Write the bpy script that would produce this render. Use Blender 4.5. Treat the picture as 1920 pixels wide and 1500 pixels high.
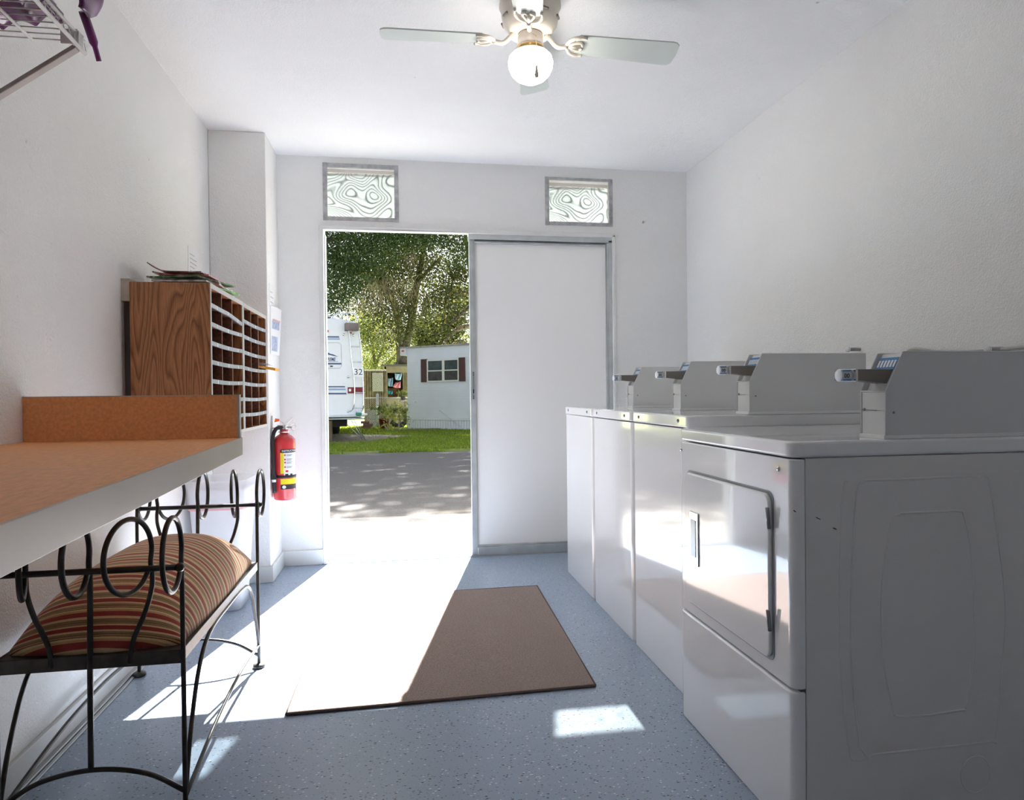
import bpy, bmesh, math, random
from mathutils import Vector, Matrix
PI = math.pi
scene = bpy.context.scene
for o in list(bpy.data.objects):
    bpy.data.objects.remove(o)
C = scene.collection

# ------------------------------------------------------------------ camera
CAM = Vector((0, 0, 1.03))
F_PX, YAW, PITCH, ROLL = 1275.19, 0.1615, -0.0105, -0.0105
_r = Vector((math.cos(YAW), -math.sin(YAW), 0))
FWD = Vector((math.sin(YAW)*math.cos(PITCH), math.cos(YAW)*math.cos(PITCH), math.sin(PITCH)))
_u = _r.cross(FWD)
RT = _r*math.cos(ROLL) + _u*math.sin(ROLL)
UP = -_r*math.sin(ROLL) + _u*math.cos(ROLL)
cd = bpy.data.cameras.new('camera')
cd.sensor_fit = 'HORIZONTAL'; cd.sensor_width = 36.0; cd.lens = F_PX/1920*36.0
cd.clip_start = 0.02; cd.clip_end = 500
cam = bpy.data.objects.new('camera', cd); C.objects.link(cam)
m = Matrix(((RT.x, UP.x, -FWD.x), (RT.y, UP.y, -FWD.y), (RT.z, UP.z, -FWD.z))).to_4x4()
m.translation = CAM
cam.matrix_world = m
scene.camera = cam

# ------------------------------------------------------------------ light
SUN_DIR = Vector((0.154, 0.698, 0.700)).normalized()      # towards the sun
w = bpy.data.worlds.new('world'); scene.world = w; w.use_nodes = True
nt = w.node_tree; nt.nodes.clear()
sky = nt.nodes.new('ShaderNodeTexSky'); sky.sky_type = 'NISHITA'; sky.sun_disc = False
sky.sun_elevation = math.radians(44.4); sky.sun_rotation = math.atan2(SUN_DIR.x, SUN_DIR.y)
sky.air_density = 1.0; sky.dust_density = 2.5; sky.ozone_density = 1.0
mixw = nt.nodes.new('ShaderNodeMixRGB'); mixw.inputs[0].default_value = 0.35
mixw.inputs[2].default_value = (7, 7, 7, 1)
bg = nt.nodes.new('ShaderNodeBackground'); bg.inputs[1].default_value = 0.13
ow = nt.nodes.new('ShaderNodeOutputWorld')
nt.links.new(sky.outputs[0], mixw.inputs[1]); nt.links.new(mixw.outputs[0], bg.inputs[0]); nt.links.new(bg.outputs[0], ow.inputs[0])
sl = bpy.data.lights.new('sun', 'SUN'); sl.energy = 36.0; sl.angle = math.radians(0.53); sl.color = (1.0, 0.965, 0.92)
so = bpy.data.objects.new('sun', sl); C.objects.link(so)
so.rotation_euler = SUN_DIR.to_track_quat('Z', 'Y').to_euler()
GLOBE_EMIT = 10.0
vs = scene.view_settings
scene.display_settings.display_device = 'sRGB'
vs.view_transform = 'Standard'; vs.look = 'None'; vs.gamma = 1; vs.exposure = 0.88
try: vs.use_curve_mapping = False
except Exception: pass
scene.cycles.max_bounces = 14; scene.cycles.diffuse_bounces = 10; scene.cycles.glossy_bounces = 5
scene.cycles.transparent_max_bounces = 16; scene.cycles.transmission_bounces = 6
scene.cycles.sample_clamp_indirect = 10

# ------------------------------------------------------------------ helpers
def ray(px, py):
    return FWD + RT*((px-960)/F_PX) - UP*((py-750)/F_PX)
def at(px, py, Y):
    d = ray(px, py); return CAM + d*((Y-CAM.y)/d.y)
class Wall:
    """vertical plane through P0 with horizontal direction ang; pixel -> (s, z) on it"""
    def __init__(s, P0, ang):
        s.P = Vector(P0); s.d = Vector((math.cos(ang), math.sin(ang), 0)); s.n = Vector((-s.d.y, s.d.x, 0)); s.ang = ang
    def __call__(s, px, py):
        d = ray(px, py); t = (s.P-CAM).dot(s.n)/d.dot(s.n); Q = CAM+d*t
        return (Q-s.P).dot(s.d), Q.z-s.P.z

def tag(o, label=None, cat=None, group=None, kind=None):
    if label: o['label'] = label
    if cat: o['category'] = cat
    if group: o['group'] = group
    if kind: o['kind'] = kind
    return o
def empty(name, loc=(0, 0, 0), rz=0, parent=None):
    o = bpy.data.objects.new(name, None); C.objects.link(o); o.location = loc; o.rotation_euler = (0, 0, rz)
    o.empty_display_size = 0.05
    if parent: o.parent = parent
    return o
def copy_tree(o, parent=None):
    c = o.copy(); C.objects.link(c)
    if parent: c.parent = parent
    for ch in [x for x in bpy.data.objects if x.parent == o]:
        copy_tree(ch, c)
    return c

class MB:
    def __init__(s): s.v = []; s.f = []; s.m = []; s.sm = []
    def add(s, vs, fs, mi=0, smooth=False):
        n = len(s.v); s.v += [tuple(x) for x in vs]
        for f in fs: s.f.append([i+n for i in f]); s.m.append(mi); s.sm.append(smooth)
    def box(s, x0, x1, y0, y1, z0, z1, mi=0):
        if x0 > x1: x0, x1 = x1, x0
        if y0 > y1: y0, y1 = y1, y0
        if z0 > z1: z0, z1 = z1, z0
        s.add([(x0,y0,z0),(x1,y0,z0),(x1,y1,z0),(x0,y1,z0),(x0,y0,z1),(x1,y0,z1),(x1,y1,z1),(x0,y1,z1)],
              [(0,3,2,1),(4,5,6,7),(0,1,5,4),(1,2,6,5),(2,3,7,6),(3,0,4,7)], mi); return s
    def prism(s, poly, y0, y1, axis='Y', mi=0):
        """poly: list of 2D points; extruded along axis"""
        def P(a, b, t):
            return {'Y': (a, t, b), 'X': (t, a, b), 'Z': (a, b, t)}[axis]
        n = len(poly)
        vs = [P(a, b, y0) for a, b in poly]+[P(a, b, y1) for a, b in poly]
        area = sum(poly[i][0]*poly[(i+1) % n][1]-poly[(i+1) % n][0]*poly[i][1] for i in range(n))
        flip = (area > 0) ^ (axis == 'Y') ^ (y1 < y0)
        fs = [list(range(n)), list(range(2*n-1, n-1, -1))]+[(i, n+i, n+(i+1) % n, (i+1) % n) for i in range(n)]
        if flip: fs = [list(reversed(f)) for f in fs]
        fs = [list(reversed(f)) for f in fs] if False else fs
        s.add(vs, fs, mi); return s
    def tube(s, pts, r, n=10, mi=0, closed=False, caps=True):
        pts = [Vector(p) for p in pts]; N = len(pts)
        rr = r if isinstance(r, (list, tuple)) else [r]*N
        def tan(i):
            if closed: return (pts[(i+1) % N]-pts[i-1]).normalized()
            a = pts[max(0, i-1)]; b = pts[min(N-1, i+1)]
            return (b-a).normalized()
        t0 = tan(0); ref = Vector((0, 0, 1)) if abs(t0.z) < .9 else Vector((1, 0, 0))
        nrm = (ref-t0*ref.dot(t0)).normalized(); rings = []; vs = []
        for i in range(N):
            t = tan(i); nrm = (nrm-t*nrm.dot(t))
            if nrm.length < 1e-6: nrm = t.orthogonal()
            nrm.normalize(); b = t.cross(nrm)
            for k in range(n):
                a = 2*PI*k/n; vs.append(pts[i]+(nrm*math.cos(a)+b*math.sin(a))*rr[i])
        fs = []
        for i in range(N if closed else N-1):
            j = (i+1) % N
            for k in range(n):
                k2 = (k+1) % n; fs.append((i*n+k, i*n+k2, j*n+k2, j*n+k))
        s.add(vs, fs, mi, True)
        if not closed and caps:
            b0 = len(s.v)-len(vs)
            s.f.append([b0+k for k in reversed(range(n))]); s.m.append(mi); s.sm.append(False)
            s.f.append([b0+(N-1)*n+k for k in range(n)]); s.m.append(mi); s.sm.append(False)
        return s
    def lathe(s, prof, c=(0, 0, 0), n=32, mi=0, smooth=True, axis='Z'):
        vs = []
        for r, z in prof:
            for k in range(n):
                a = 2*PI*k/n; p = (r*math.cos(a), r*math.sin(a), z)
                if axis == 'X': p = (p[2], p[0], p[1])
                if axis == 'Y': p = (p[1], p[2], p[0])
                vs.append((c[0]+p[0], c[1]+p[1], c[2]+p[2]))
        fs = []
        for i in range(len(prof)-1):
            for k in range(n):
                k2 = (k+1) % n; fs.append((i*n+k, i*n+k2, (i+1)*n+k2, (i+1)*n+k))
        s.add(vs, fs, mi, smooth); return s
    def cyl(s, a, b, r, n=16, mi=0): return s.tube([a, b], r, n, mi)
    def build(s, name, mats, parent=None, bevel=0, seg=2, smooth=None, weld=True):
        me = bpy.data.meshes.new(name); me.from_pydata(s.v, [], s.f)
        if not isinstance(mats, (list, tuple)): mats = [mats]
        for mt in mats: me.materials.append(mt)
        for p, mi, sm in zip(me.polygons, s.m, s.sm):
            p.material_index = mi; p.use_smooth = sm if smooth is None else smooth
        if weld and len(s.v) < 60000:
            bm = bmesh.new(); bm.from_mesh(me); bmesh.ops.remove_doubles(bm, verts=bm.verts, dist=1e-5)
            bmesh.ops.recalc_face_normals(bm, faces=bm.faces); bm.to_mesh(me); bm.free()
        me.update()
        o = bpy.data.objects.new(name, me); C.objects.link(o)
        if parent: o.parent = parent
        if bevel:
            md = o.modifiers.new('bevel', 'BEVEL'); md.width = bevel; md.segments = seg; md.limit_method = 'ANGLE'; md.angle_limit = math.radians(35)
            wn = o.modifiers.new('weighted_normal', 'WEIGHTED_NORMAL'); wn.weight = 80; wn.keep_sharp = False
            for p in me.polygons: p.use_smooth = True
        return o

def pieces(mb, name, mats, parent=None, **k):
    """one object per connected piece of the builder"""
    n = len(mb.v); par = list(range(n))
    def find(a):
        while par[a] != a: par[a] = par[par[a]]; a = par[a]
        return a
    for f in mb.f:
        r = find(f[0])
        for q in f[1:]: par[find(q)] = r
    groups = {}
    for i, f in enumerate(mb.f): groups.setdefault(find(f[0]), []).append(i)
    out = []
    for ids in groups.values():
        used = sorted({v for i in ids for v in mb.f[i]}); mp = {v: j for j, v in enumerate(used)}
        p = MB(); p.v = [mb.v[v] for v in used]; p.f = [[mp[v] for v in mb.f[i]] for i in ids]; p.m = [mb.m[i] for i in ids]; p.sm = [mb.sm[i] for i in ids]
        out.append(p.build(name, mats, parent, **k))
    return out
def spline(pts, n=8):
    """Catmull-Rom through points"""
    P = [Vector(p) for p in pts]; P = [P[0]*2-P[1]]+P+[P[-1]*2-P[-2]]; out = []
    for i in range(1, len(P)-2):
        for k in range(n):
            t = k/n; a, b, c, d = P[i-1], P[i], P[i+1], P[i+2]
            out.append(0.5*((2*b)+(c-a)*t+(2*a-5*b+4*c-d)*t*t+(3*b-a-3*c+d)*t*t*t))
    out.append(P[-2]); return out
def rrect(x0, x1, y0, y1, r, n=5):
    out = []
    for cx, cy, a0 in ((x1-r, y1-r, 0), (x0+r, y1-r, 90), (x0+r, y0+r, 180), (x1-r, y0+r, 270)):
        for k in range(n+1):
            a = math.radians(a0+90*k/n); out.append((cx+r*math.cos(a), cy+r*math.sin(a)))
    return out
def text_mesh(body, size, bold=False, shear=0, extrude=0.0):
    cu = bpy.data.curves.new('lettering', 'FONT'); cu.body = body; cu.size = size; cu.align_x = 'CENTER'; cu.align_y = 'CENTER'
    cu.extrude = extrude; cu.shear = shear; cu.resolution_u = 3
    if bold: cu.offset = size*0.02
    o = bpy.data.objects.new('lettering', cu); C.objects.link(o)
    bpy.context.view_layer.update()
    dg = bpy.context.evaluated_depsgraph_get(); ev = o.evaluated_get(dg)
    me = bpy.data.meshes.new_from_object(ev); bpy.data.objects.remove(o)
    vs = [tuple(v.co) for v in me.vertices]; fs = [list(p.vertices) for p in me.polygons]
    bpy.data.meshes.remove(me); return vs, fs

# ------------------------------------------------------------------ materials
def new_mat(name):
    mt = bpy.data.materials.new(name); mt.use_nodes = True
    nt = mt.node_tree; b = nt.nodes['Principled BSDF']; return mt, nt, b
def N(nt, t, **k):
    n = nt.nodes.new(t)
    for a, v in k.items(): setattr(n, a, v)
    return n
def tc(nt, scale=(1, 1, 1), kind='Object'):
    t = N(nt, 'ShaderNodeTexCoord'); mp = N(nt, 'ShaderNodeMapping'); mp.inputs['Scale'].default_value = scale
    nt.links.new(t.outputs[kind], mp.inputs[0]); return mp.outputs[0]
def noise(nt, vec, scale, detail=3, rough=.5, dist=0):
    n = N(nt, 'ShaderNodeTexNoise'); n.inputs['Scale'].default_value = scale; n.inputs['Detail'].default_value = detail
    n.inputs['Roughness'].default_value = rough; n.inputs['Distortion'].default_value = dist
    nt.links.new(vec, n.inputs['Vector']); return n.outputs['Fac']
def ramp(nt, fac, stops, interp='LINEAR'):
    r = N(nt, 'ShaderNodeValToRGB'); r.color_ramp.interpolation = interp; e = r.color_ramp.elements
    while len(e) < len(stops): e.new(0.5)
    for el, (p, c) in zip(e, stops):
        el.position = p; el.color = (*c, 1) if len(c) == 3 else c
    nt.links.new(fac, r.inputs[0]); return r.outputs[0]
def bump(nt, b, h, strength=.3, dist=.01):
    n = N(nt, 'ShaderNodeBump'); n.inputs['Strength'].default_value = strength; n.inputs['Distance'].default_value = dist
    nt.links.new(h, n.inputs['Height']); nt.links.new(n.outputs[0], b.inputs['Normal'])
def math_n(nt, op, a, bv=None):
    n = N(nt, 'ShaderNodeMath', operation=op)
    for i, x in enumerate((a, bv)):
        if x is None: continue
        if isinstance(x, (int, float)): n.inputs[i].default_value = x
        else: nt.links.new(x, n.inputs[i])
    return n.outputs[0]
def g(c): return tuple((x/12.92 if x <= .04045 else ((x+.055)/1.055)**2.4) for x in [v/255 for v in c])
def plain(name, col, rough=.5, metal=0, var=.06, scale=6, bmp=0, bscale=200, coat=0, spec=.5):
    mt, nt, b = new_mat(name); v = tc(nt)
    lo = tuple(x*(1-var) for x in col); hi = tuple(min(1, x*(1+var)) for x in col)
    c = ramp(nt, noise(nt, v, scale, 4), [(.3, lo), (.7, hi)])
    nt.links.new(c, b.inputs['Base Color']); b.inputs['Roughness'].default_value = rough; b.inputs['Metallic'].default_value = metal
    b.inputs['Specular IOR Level'].default_value = spec
    if coat: b.inputs['Coat Weight'].default_value = coat; b.inputs['Coat Roughness'].default_value = .04
    if bmp: bump(nt, b, noise(nt, v, bscale, 3), bmp, .002)
    return mt
def stucco(name, col, bscale=90, strength=.35, stretch=(1, 1, 1), stain=.05, cracks=False):
    mt, nt, b = new_mat(name); v = tc(nt, stretch, 'Object')
    big = noise(nt, v, 1.3, 5, .6)
    c = ramp(nt, big, [(.3, tuple(x*(1-stain) for x in col)), (.65, col)])
    # small chips and specks of dirt
    sp = noise(nt, v, 17, 2, .4); c2 = N(nt, 'ShaderNodeMixRGB')
    k = ramp(nt, sp, [(.80, (0, 0, 0)), (.83, (1, 1, 1))]); nt.links.new(k, c2.inputs[0])
    nt.links.new(c, c2.inputs[1]); c2.inputs[2].default_value = (.42, .40, .37, 1)
    nt.links.new(c2.outputs[0], b.inputs['Base Color']); b.inputs['Roughness'].default_value = .75
    b.inputs['Specular IOR Level'].default_value = .3
    h = math_n(nt, 'ADD', noise(nt, v, bscale, 4, .6), math_n(nt, 'MULTIPLY', noise(nt, v, bscale/5, 3), .8))
    bump(nt, b, h, strength, .004); return mt

M = {}
M['wall'] = stucco('painted_stucco', (.87, .87, .865), 150, .9)
M['ceiling'] = stucco('ceiling_paint', (.88, .885, .895), 130, .9)
M['trim'] = plain('white_trim_paint', (.76, .77, .76), .45, bmp=.15, bscale=40)
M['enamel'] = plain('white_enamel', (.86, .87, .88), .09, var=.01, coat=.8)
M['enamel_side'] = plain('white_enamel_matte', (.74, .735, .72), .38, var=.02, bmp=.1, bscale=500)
M['coin'] = plain('grey_powder_coat', (.69, .70, .70), .42, var=.02, bmp=.12, bscale=700)
M['coin_edge'] = plain('grey_powder_edge', (.84, .85, .85), .4, var=.02)
M['slide_dark'] = plain('dark_slide_steel', (.24, .225, .20), .35, .8)
M['chrome'] = plain('chrome', (.75, .76, .78), .15, 1)
M['steel'] = plain('dull_steel', (.42, .44, .46), .38, .9)
M['alu'] = plain('brushed_aluminium', (.56, .59, .60), .42, .55, var=.12, scale=9)
M['black'] = plain('black_rubber', (.015, .015, .017), .5)
M['screw'] = plain('screw_metal', (.25, .26, .27), .3, .9)
M['seam'] = plain('seam_dark_grey', (.16, .16, .16), .7)  # plain dark grey for the joints between panels
M['sticker_blue'] = plain('blue_print', (.04, .20, .45), .4)
M['sticker_white'] = plain('white_sticker', (.82, .85, .88), .35)
M['ink'] = plain('black_ink', (.02, .02, .025), .5)
M['iron'] = plain('wrought_iron', (.045, .042, .040), .34, .55, var=.3, scale=30, bmp=.3, bscale=400)
M['iron_seat'] = plain('iron_angle', (.06, .056, .05), .42, .4, var=.3, scale=40)
M['edge_band'] = plain('aluminium_edge_band', (.45, .39, .345), .35, .25, var=.08, scale=3)
M['red'] = plain('red_enamel', (.62, .035, .045), .22, var=.03, coat=.5)
M['yellow'] = plain('yellow_print', (.85, .70, .02), .4)
M['orange_tag'] = plain('orange_tag', (.90, .14, .03), .5)
M['orange_paper'] = plain('orange_paper', (.85, .38, .03), .6)
M['paper'] = plain('white_paper', (.80, .81, .84), .7, var=.02)
M['paper_grey'] = plain('greyblue_print', (.38, .45, .62), .6, var=.3, scale=60)
M['pink'] = plain('pink_plastic', (.70, .38, .42), .5)
M['fan_white'] = plain('cream_fan_enamel', (.74, .69, .62), .35, var=.03)
M['blade'] = plain('pale_fan_blade', (.66, .72, .69), .45, var=.04)
M['wire_white'] = plain('white_vinyl_wire', (.76, .74, .73), .4)
M['strut'] = plain('taupe_strut', (.42, .37, .34), .5)
M['brass'] = plain('brass', (.5, .34, .15), .3, 1)
M['label_strip'] = plain('label_strip', (.235, .28, .33), .35, .1, var=.12, scale=40)
M['molding'] = plain('grey_edge_molding', (.46, .455, .44), .45)
M['hardboard'] = plain('brown_hardboard', (.19, .075, .042), .7, var=.35, scale=90)
M['hardboard_edge'] = plain('hardboard_edge', (.50, .30, .20), .7)
M['lightwood'] = plain('pale_wood', (.52, .47, .40), .7, var=.2, scale=20)
M['slat_purple'] = plain('purple_satin', (.13, .018, .12), .35, var=.6, scale=14)

def mat_wood():
    mt, nt, b = new_mat('oak_grain_laminate'); v = tc(nt, (2.4, 5.5, .42))
    n1 = noise(nt, v, 3.0, 2, .35, .3)
    rings = math_n(nt, 'FRACT', math_n(nt, 'MULTIPLY', n1, 26))
    c = ramp(nt, rings, [(0, g((128, 80, 48))), (.25, g((172, 114, 73))), (.75, g((194, 134, 90))), (1, g((142, 90, 56)))])
    v2 = tc(nt, (60, 60, 3)); f = noise(nt, v2, 6, 3)
    mx = N(nt, 'ShaderNodeMixRGB', blend_type='MULTIPLY'); mx.inputs[0].default_value = .75
    nt.links.new(c, mx.inputs[1]); nt.links.new(ramp(nt, f, [(.35, (.6, .55, .5)), (.6, (1, 1, 1))]), mx.inputs[2])
    nt.links.new(mx.outputs[0], b.inputs['Base Color']); b.inputs['Roughness'].default_value = .48; return mt
M['wood'] = mat_wood()
def mat_table(name, col):
    mt, nt, b = new_mat(name); v = tc(nt, (1, .25, 1))
    f = noise(nt, v, 120, 4, .7)
    c = ramp(nt, f, [(.35, tuple(x*.86 for x in col)), (.65, tuple(min(1, x*1.1) for x in col))])
    nt.links.new(c, b.inputs['Base Color']); b.inputs['Roughness'].default_value = .5
    bump(nt, b, f, .15, .001); return mt
M['table'] = mat_table('orange_brown_laminate', (.82, .37, .145))
def mat_floor():
    mt, nt, b = new_mat('blue_grey_epoxy_flake'); v = tc(nt)
    base = ramp(nt, noise(nt, v, 1.6, 2, .5), [(.3, (.295, .375, .49)), (.7, (.325, .41, .53))])
    def flakes(scale, thr, col, prev, w):
        mp = N(nt, 'ShaderNodeMapping'); mp.inputs['Location'].default_value = (w, w*1.7, 0); mp.inputs['Scale'].default_value = (1, 1.7, 1)
        mp.inputs['Rotation'].default_value = (0, 0, w)
        nt.links.new(v, mp.inputs[0])
        vo = N(nt, 'ShaderNodeTexVoronoi'); vo.inputs['Scale'].default_value = scale; nt.links.new(mp.outputs[0], vo.inputs['Vector'])
        sep = N(nt, 'ShaderNodeSeparateColor'); nt.links.new(vo.outputs['Color'], sep.inputs[0])
        pick = math_n(nt, 'LESS_THAN', sep.outputs[0], thr); near = math_n(nt, 'LESS_THAN', vo.outputs['Distance'], .26)
        k = math_n(nt, 'MULTIPLY', pick, near)
        mx = N(nt, 'ShaderNodeMixRGB'); nt.links.new(k, mx.inputs[0]); nt.links.new(prev, mx.inputs[1]); mx.inputs[2].default_value = (*col, 1)
        return mx.outputs[0]
    c = flakes(72, .22, (.045, .055, .075), base, 1.3)
    c = flakes(105, .30, (.13, .16, .21), c, 4.1)
    c = flakes(80, .15, (.72, .76, .78), c, 7.7)
    c = flakes(150, .14, (.50, .56, .62), c, 2.9)
    nt.links.new(c, b.inputs['Base Color'])
    b.inputs['Roughness'].default_value = .28
    bump(nt, b, noise(nt, v, 60, 2), .08, .002); return mt
M['floor'] = mat_floor()
def mat_rug():
    mt, nt, b = new_mat('brown_rug_pile'); v = tc(nt)
    f = noise(nt, v, 190, 3, .7); f2 = noise(nt, v, 7, 3)
    mx = N(nt, 'ShaderNodeMixRGB'); mx.inputs[0].default_value = .3
    nt.links.new(ramp(nt, f, [(.3, (.20, .16, .145)), (.7, (.50, .41, .37))]), mx.inputs[1])
    nt.links.new(ramp(nt, f2, [(.3, (.26, .20, .18)), (.7, (.30, .235, .21))]), mx.inputs[2])
    nt.links.new(mx.outputs[0], b.inputs['Base Color']); b.inputs['Roughness'].default_value = .95
    b.inputs['Specular IOR Level'].default_value = .1
    bump(nt, b, f, .9, .006); return mt
M['rug'] = mat_rug(); M['rug_edge'] = plain('rug_binding', (.12, .085, .075), .9, bmp=.5, bscale=150)
def mat_cushion():
    mt, nt, b = new_mat('striped_seat_fabric')
    t = N(nt, 'ShaderNodeTexCoord'); sp = N(nt, 'ShaderNodeSeparateXYZ'); nt.links.new(t.outputs['Object'], sp.inputs[0])
    wob = noise(nt, t.outputs['Object'], 5, 2)
    k3 = math_n(nt, 'POWER', math_n(nt, 'MULTIPLY', math_n(nt, 'ABSOLUTE', sp.outputs[1]), 1/.44), 3)
    arc = math_n(nt, 'MULTIPLY', math_n(nt, 'MULTIPLY', math_n(nt, 'SIGN', sp.outputs[1]), k3), math_n(nt, 'SUBTRACT', .57, sp.outputs[2]))
    y = math_n(nt, 'ADD', math_n(nt, 'ADD', sp.outputs[1], arc), math_n(nt, 'MULTIPLY', wob, .006))
    f = math_n(nt, 'FRACT', math_n(nt, 'MULTIPLY', y, 1/.118))
    red = g((150, 52, 45)); tan = g((196, 160, 112)); cream = g((222, 196, 150)); br = g((110, 72, 48)); ol = g((150, 126, 88))
    c = ramp(nt, f, [(0, red), (.17, tan), (.24, cream), (.30, br), (.325, tan), (.36, br), (.385, ol), (.46, cream),
                     (.52, red), (.66, cream), (.71, ol), (.80, br), (.82, ol), (.88, br), (.90, cream)], 'CONSTANT')
    f2 = noise(nt, tc(nt, (1, 1, 1)), 420, 2)
    mx = N(nt, 'ShaderNodeMixRGB', blend_type='MULTIPLY'); mx.inputs[0].default_value = .6
    nt.links.new(c, mx.inputs[1]); nt.links.new(ramp(nt, f2, [(.35, (.7, .7, .7)), (.65, (1, 1, 1))]), mx.inputs[2])
    nt.links.new(mx.outputs[0], b.inputs['Base Color']); b.inputs['Roughness'].default_value = .85
    b.inputs['Sheen Weight'].default_value = .2
    bump(nt, b, f2, .3, .001); return mt
M['cushion'] = mat_cushion()
def mat_translucent(name, col, tr=.4, clear=0.0, rough=.4):
    mt = bpy.data.materials.new(name); mt.use_nodes = True; nt = mt.node_tree; nt.nodes.clear()
    d = N(nt, 'ShaderNodeBsdfDiffuse'); d.inputs[0].default_value = (*col, 1)
    t = N(nt, 'ShaderNodeBsdfTranslucent'); t.inputs[0].default_value = (*col, 1)
    mx = N(nt, 'ShaderNodeMixShader'); mx.inputs[0].default_value = tr; nt.links.new(d.outputs[0], mx.inputs[1]); nt.links.new(t.outputs[0], mx.inputs[2])
    last = mx.outputs[0]
    if clear:
        tp = N(nt, 'ShaderNodeBsdfTransparent'); m2 = N(nt, 'ShaderNodeMixShader'); m2.inputs[0].default_value = clear
        nt.links.new(last, m2.inputs[1]); nt.links.new(tp.outputs[0], m2.inputs[2]); last = m2.outputs[0]
    o = N(nt, 'ShaderNodeOutputMaterial'); nt.links.new(last, o.inputs[0]); return mt, nt, mx, last, o
M['film_panel'] = mat_translucent('white_door_film', (.82, .82, .82), .05)[0]
M['bin'] = mat_translucent('white_poly_bin', (.80, .82, .86), .25)[0]
M['liner'] = mat_translucent('clear_bag_liner', (.85, .87, .9), .4, .55)[0]
def mat_pane():
    mt, nt, mx, last, o = mat_translucent('swirled_window_film', (.70, .74, .74), .03, .0)
    v = tc(nt, (1.0, 1, 1.3)); n1 = noise(nt, v, 4.2, 1, .3, .25)
    s = math_n(nt, 'FRACT', math_n(nt, 'MULTIPLY', n1, 24))
    k = ramp(nt, s, [(0, (.40, .43, .43)), (.25, (.80, .83, .82)), (.8, (.80, .83, .82)), (1, (.40, .43, .43))])
    for n in nt.nodes:
        if n.type in ('BSDF_DIFFUSE', 'BSDF_TRANSLUCENT'): nt.links.new(k, n.inputs[0])
    tp = N(nt, 'ShaderNodeBsdfTransparent'); m2 = N(nt, 'ShaderNodeMixShader'); nt.links.new(k, tp.inputs[0]); m2.inputs[0].default_value = .42
    nt.links.new(mx.outputs[0], m2.inputs[1]); nt.links.new(tp.outputs[0], m2.inputs[2]); nt.links.new(m2.outputs[0], o.inputs[0])
    return mt
M['pane'] = mat_pane()
def mat_glow():
    mt = bpy.data.materials.new('lit_globe_glass'); mt.use_nodes = True; nt = mt.node_tree; nt.nodes.clear()
    e = N(nt, 'ShaderNodeEmission'); e.inputs[0].default_value = (1, .93, .80, 1); e.inputs[1].default_value = GLOBE_EMIT
    o = N(nt, 'ShaderNodeOutputMaterial'); nt.links.new(e.outputs[0], o.inputs[0]); return mt
M['globe'] = mat_glow()

# =================================================================== ROOM
XL, XR, YB, ZC, YR = -1.0175, 1.875, 4.259, 2.472, -1.3
XP, YP = -.7192, 3.91
T = .09
def struct(mb, name, mat, bevel=0): return tag(mb.build(name, mat, bevel=bevel), kind='structure')
struct(MB().box(XL-.15, XR+.15, YR-.15, YB+T, -.12, 0), 'floor', M['floor'])
struct(MB().box(XL-.15, XR+.15, YR-.15, YB+T, ZC, ZC+.12), 'ceiling', M['ceiling'])
struct(MB().box(XL-.15, XL, YR-.15, YB+T, 0, ZC), 'wall_left', M['wall'])
struct(MB().box(XR, XR+.15, YR-.15, YB+T, 0, ZC), 'wall_right', M['wall'])
struct(MB().box(XL, XR, YR-.15, YR, 0, ZC), 'wall_rear', M['wall'])
struct(MB().box(XL, XP, YP, YB, 0, ZC), 'wall_pillar', M['wall'], .006)
D0, D1, DH = -.467, 1.369, 2.042
W1 = (-.449, -.007, 2.100, 2.424); W2 = (.925, 1.361, 2.111, 2.394)
def front_wall():
    xs = sorted([XL, D0, D1, XR, W1[0], W1[1], W2[0], W2[1]]); zs = sorted([0, DH, W1[2], W1[3], W2[2], W2[3], ZC]); mb = MB()
    for a, b in zip(xs, xs[1:]):
        for c, d in zip(zs, zs[1:]):
            cx, cz = (a+b)/2, (c+d)/2
            if D0 < cx < D1 and cz < DH: continue
            if any(W[0] < cx < W[1] and W[2] < cz < W[3] for W in (W1, W2)): continue
            if D0 < cx < D1 and DH < cz < DH+.058: mb.box(a, b, YB, YB+.035, c, d); continue
            mb.box(a, b, YB, YB+T, c, d)
    return mb
struct(front_wall(), 'wall_front', M['wall'])
# baseboards
struct(MB().box(XL, XL+.014, YR, YP, .0, .082), 'baseboard_left', M['trim'], .003)
struct(MB().box(XL, XP+.014, YP-.014, YP, 0, .088).box(XP, XP+.014, YP, YB, 0, .088), 'baseboard_pillar', M['trim'], .003)
struct(MB().box(XP+.014, D0-.012, YB-.014, YB, 0, .092), 'baseboard_front', M['trim'], .003)
struct(MB().box(XR-.014, XR, YR, YB, 0, .082), 'baseboard_right', M['trim'], .003)
struct(MB().box(XL+.014, XL+.030, YR, YP-.014, 0, .012).box(XL+.030, XL+.042, YR, YP-.014, 0, .005), 'trim_1', M['steel'], .002)
# threshold
struct(MB().box(D0, D1, YB-.01, YB+T+.02, -.02, .006), 'trim_2', M['steel'], .002)

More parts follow.
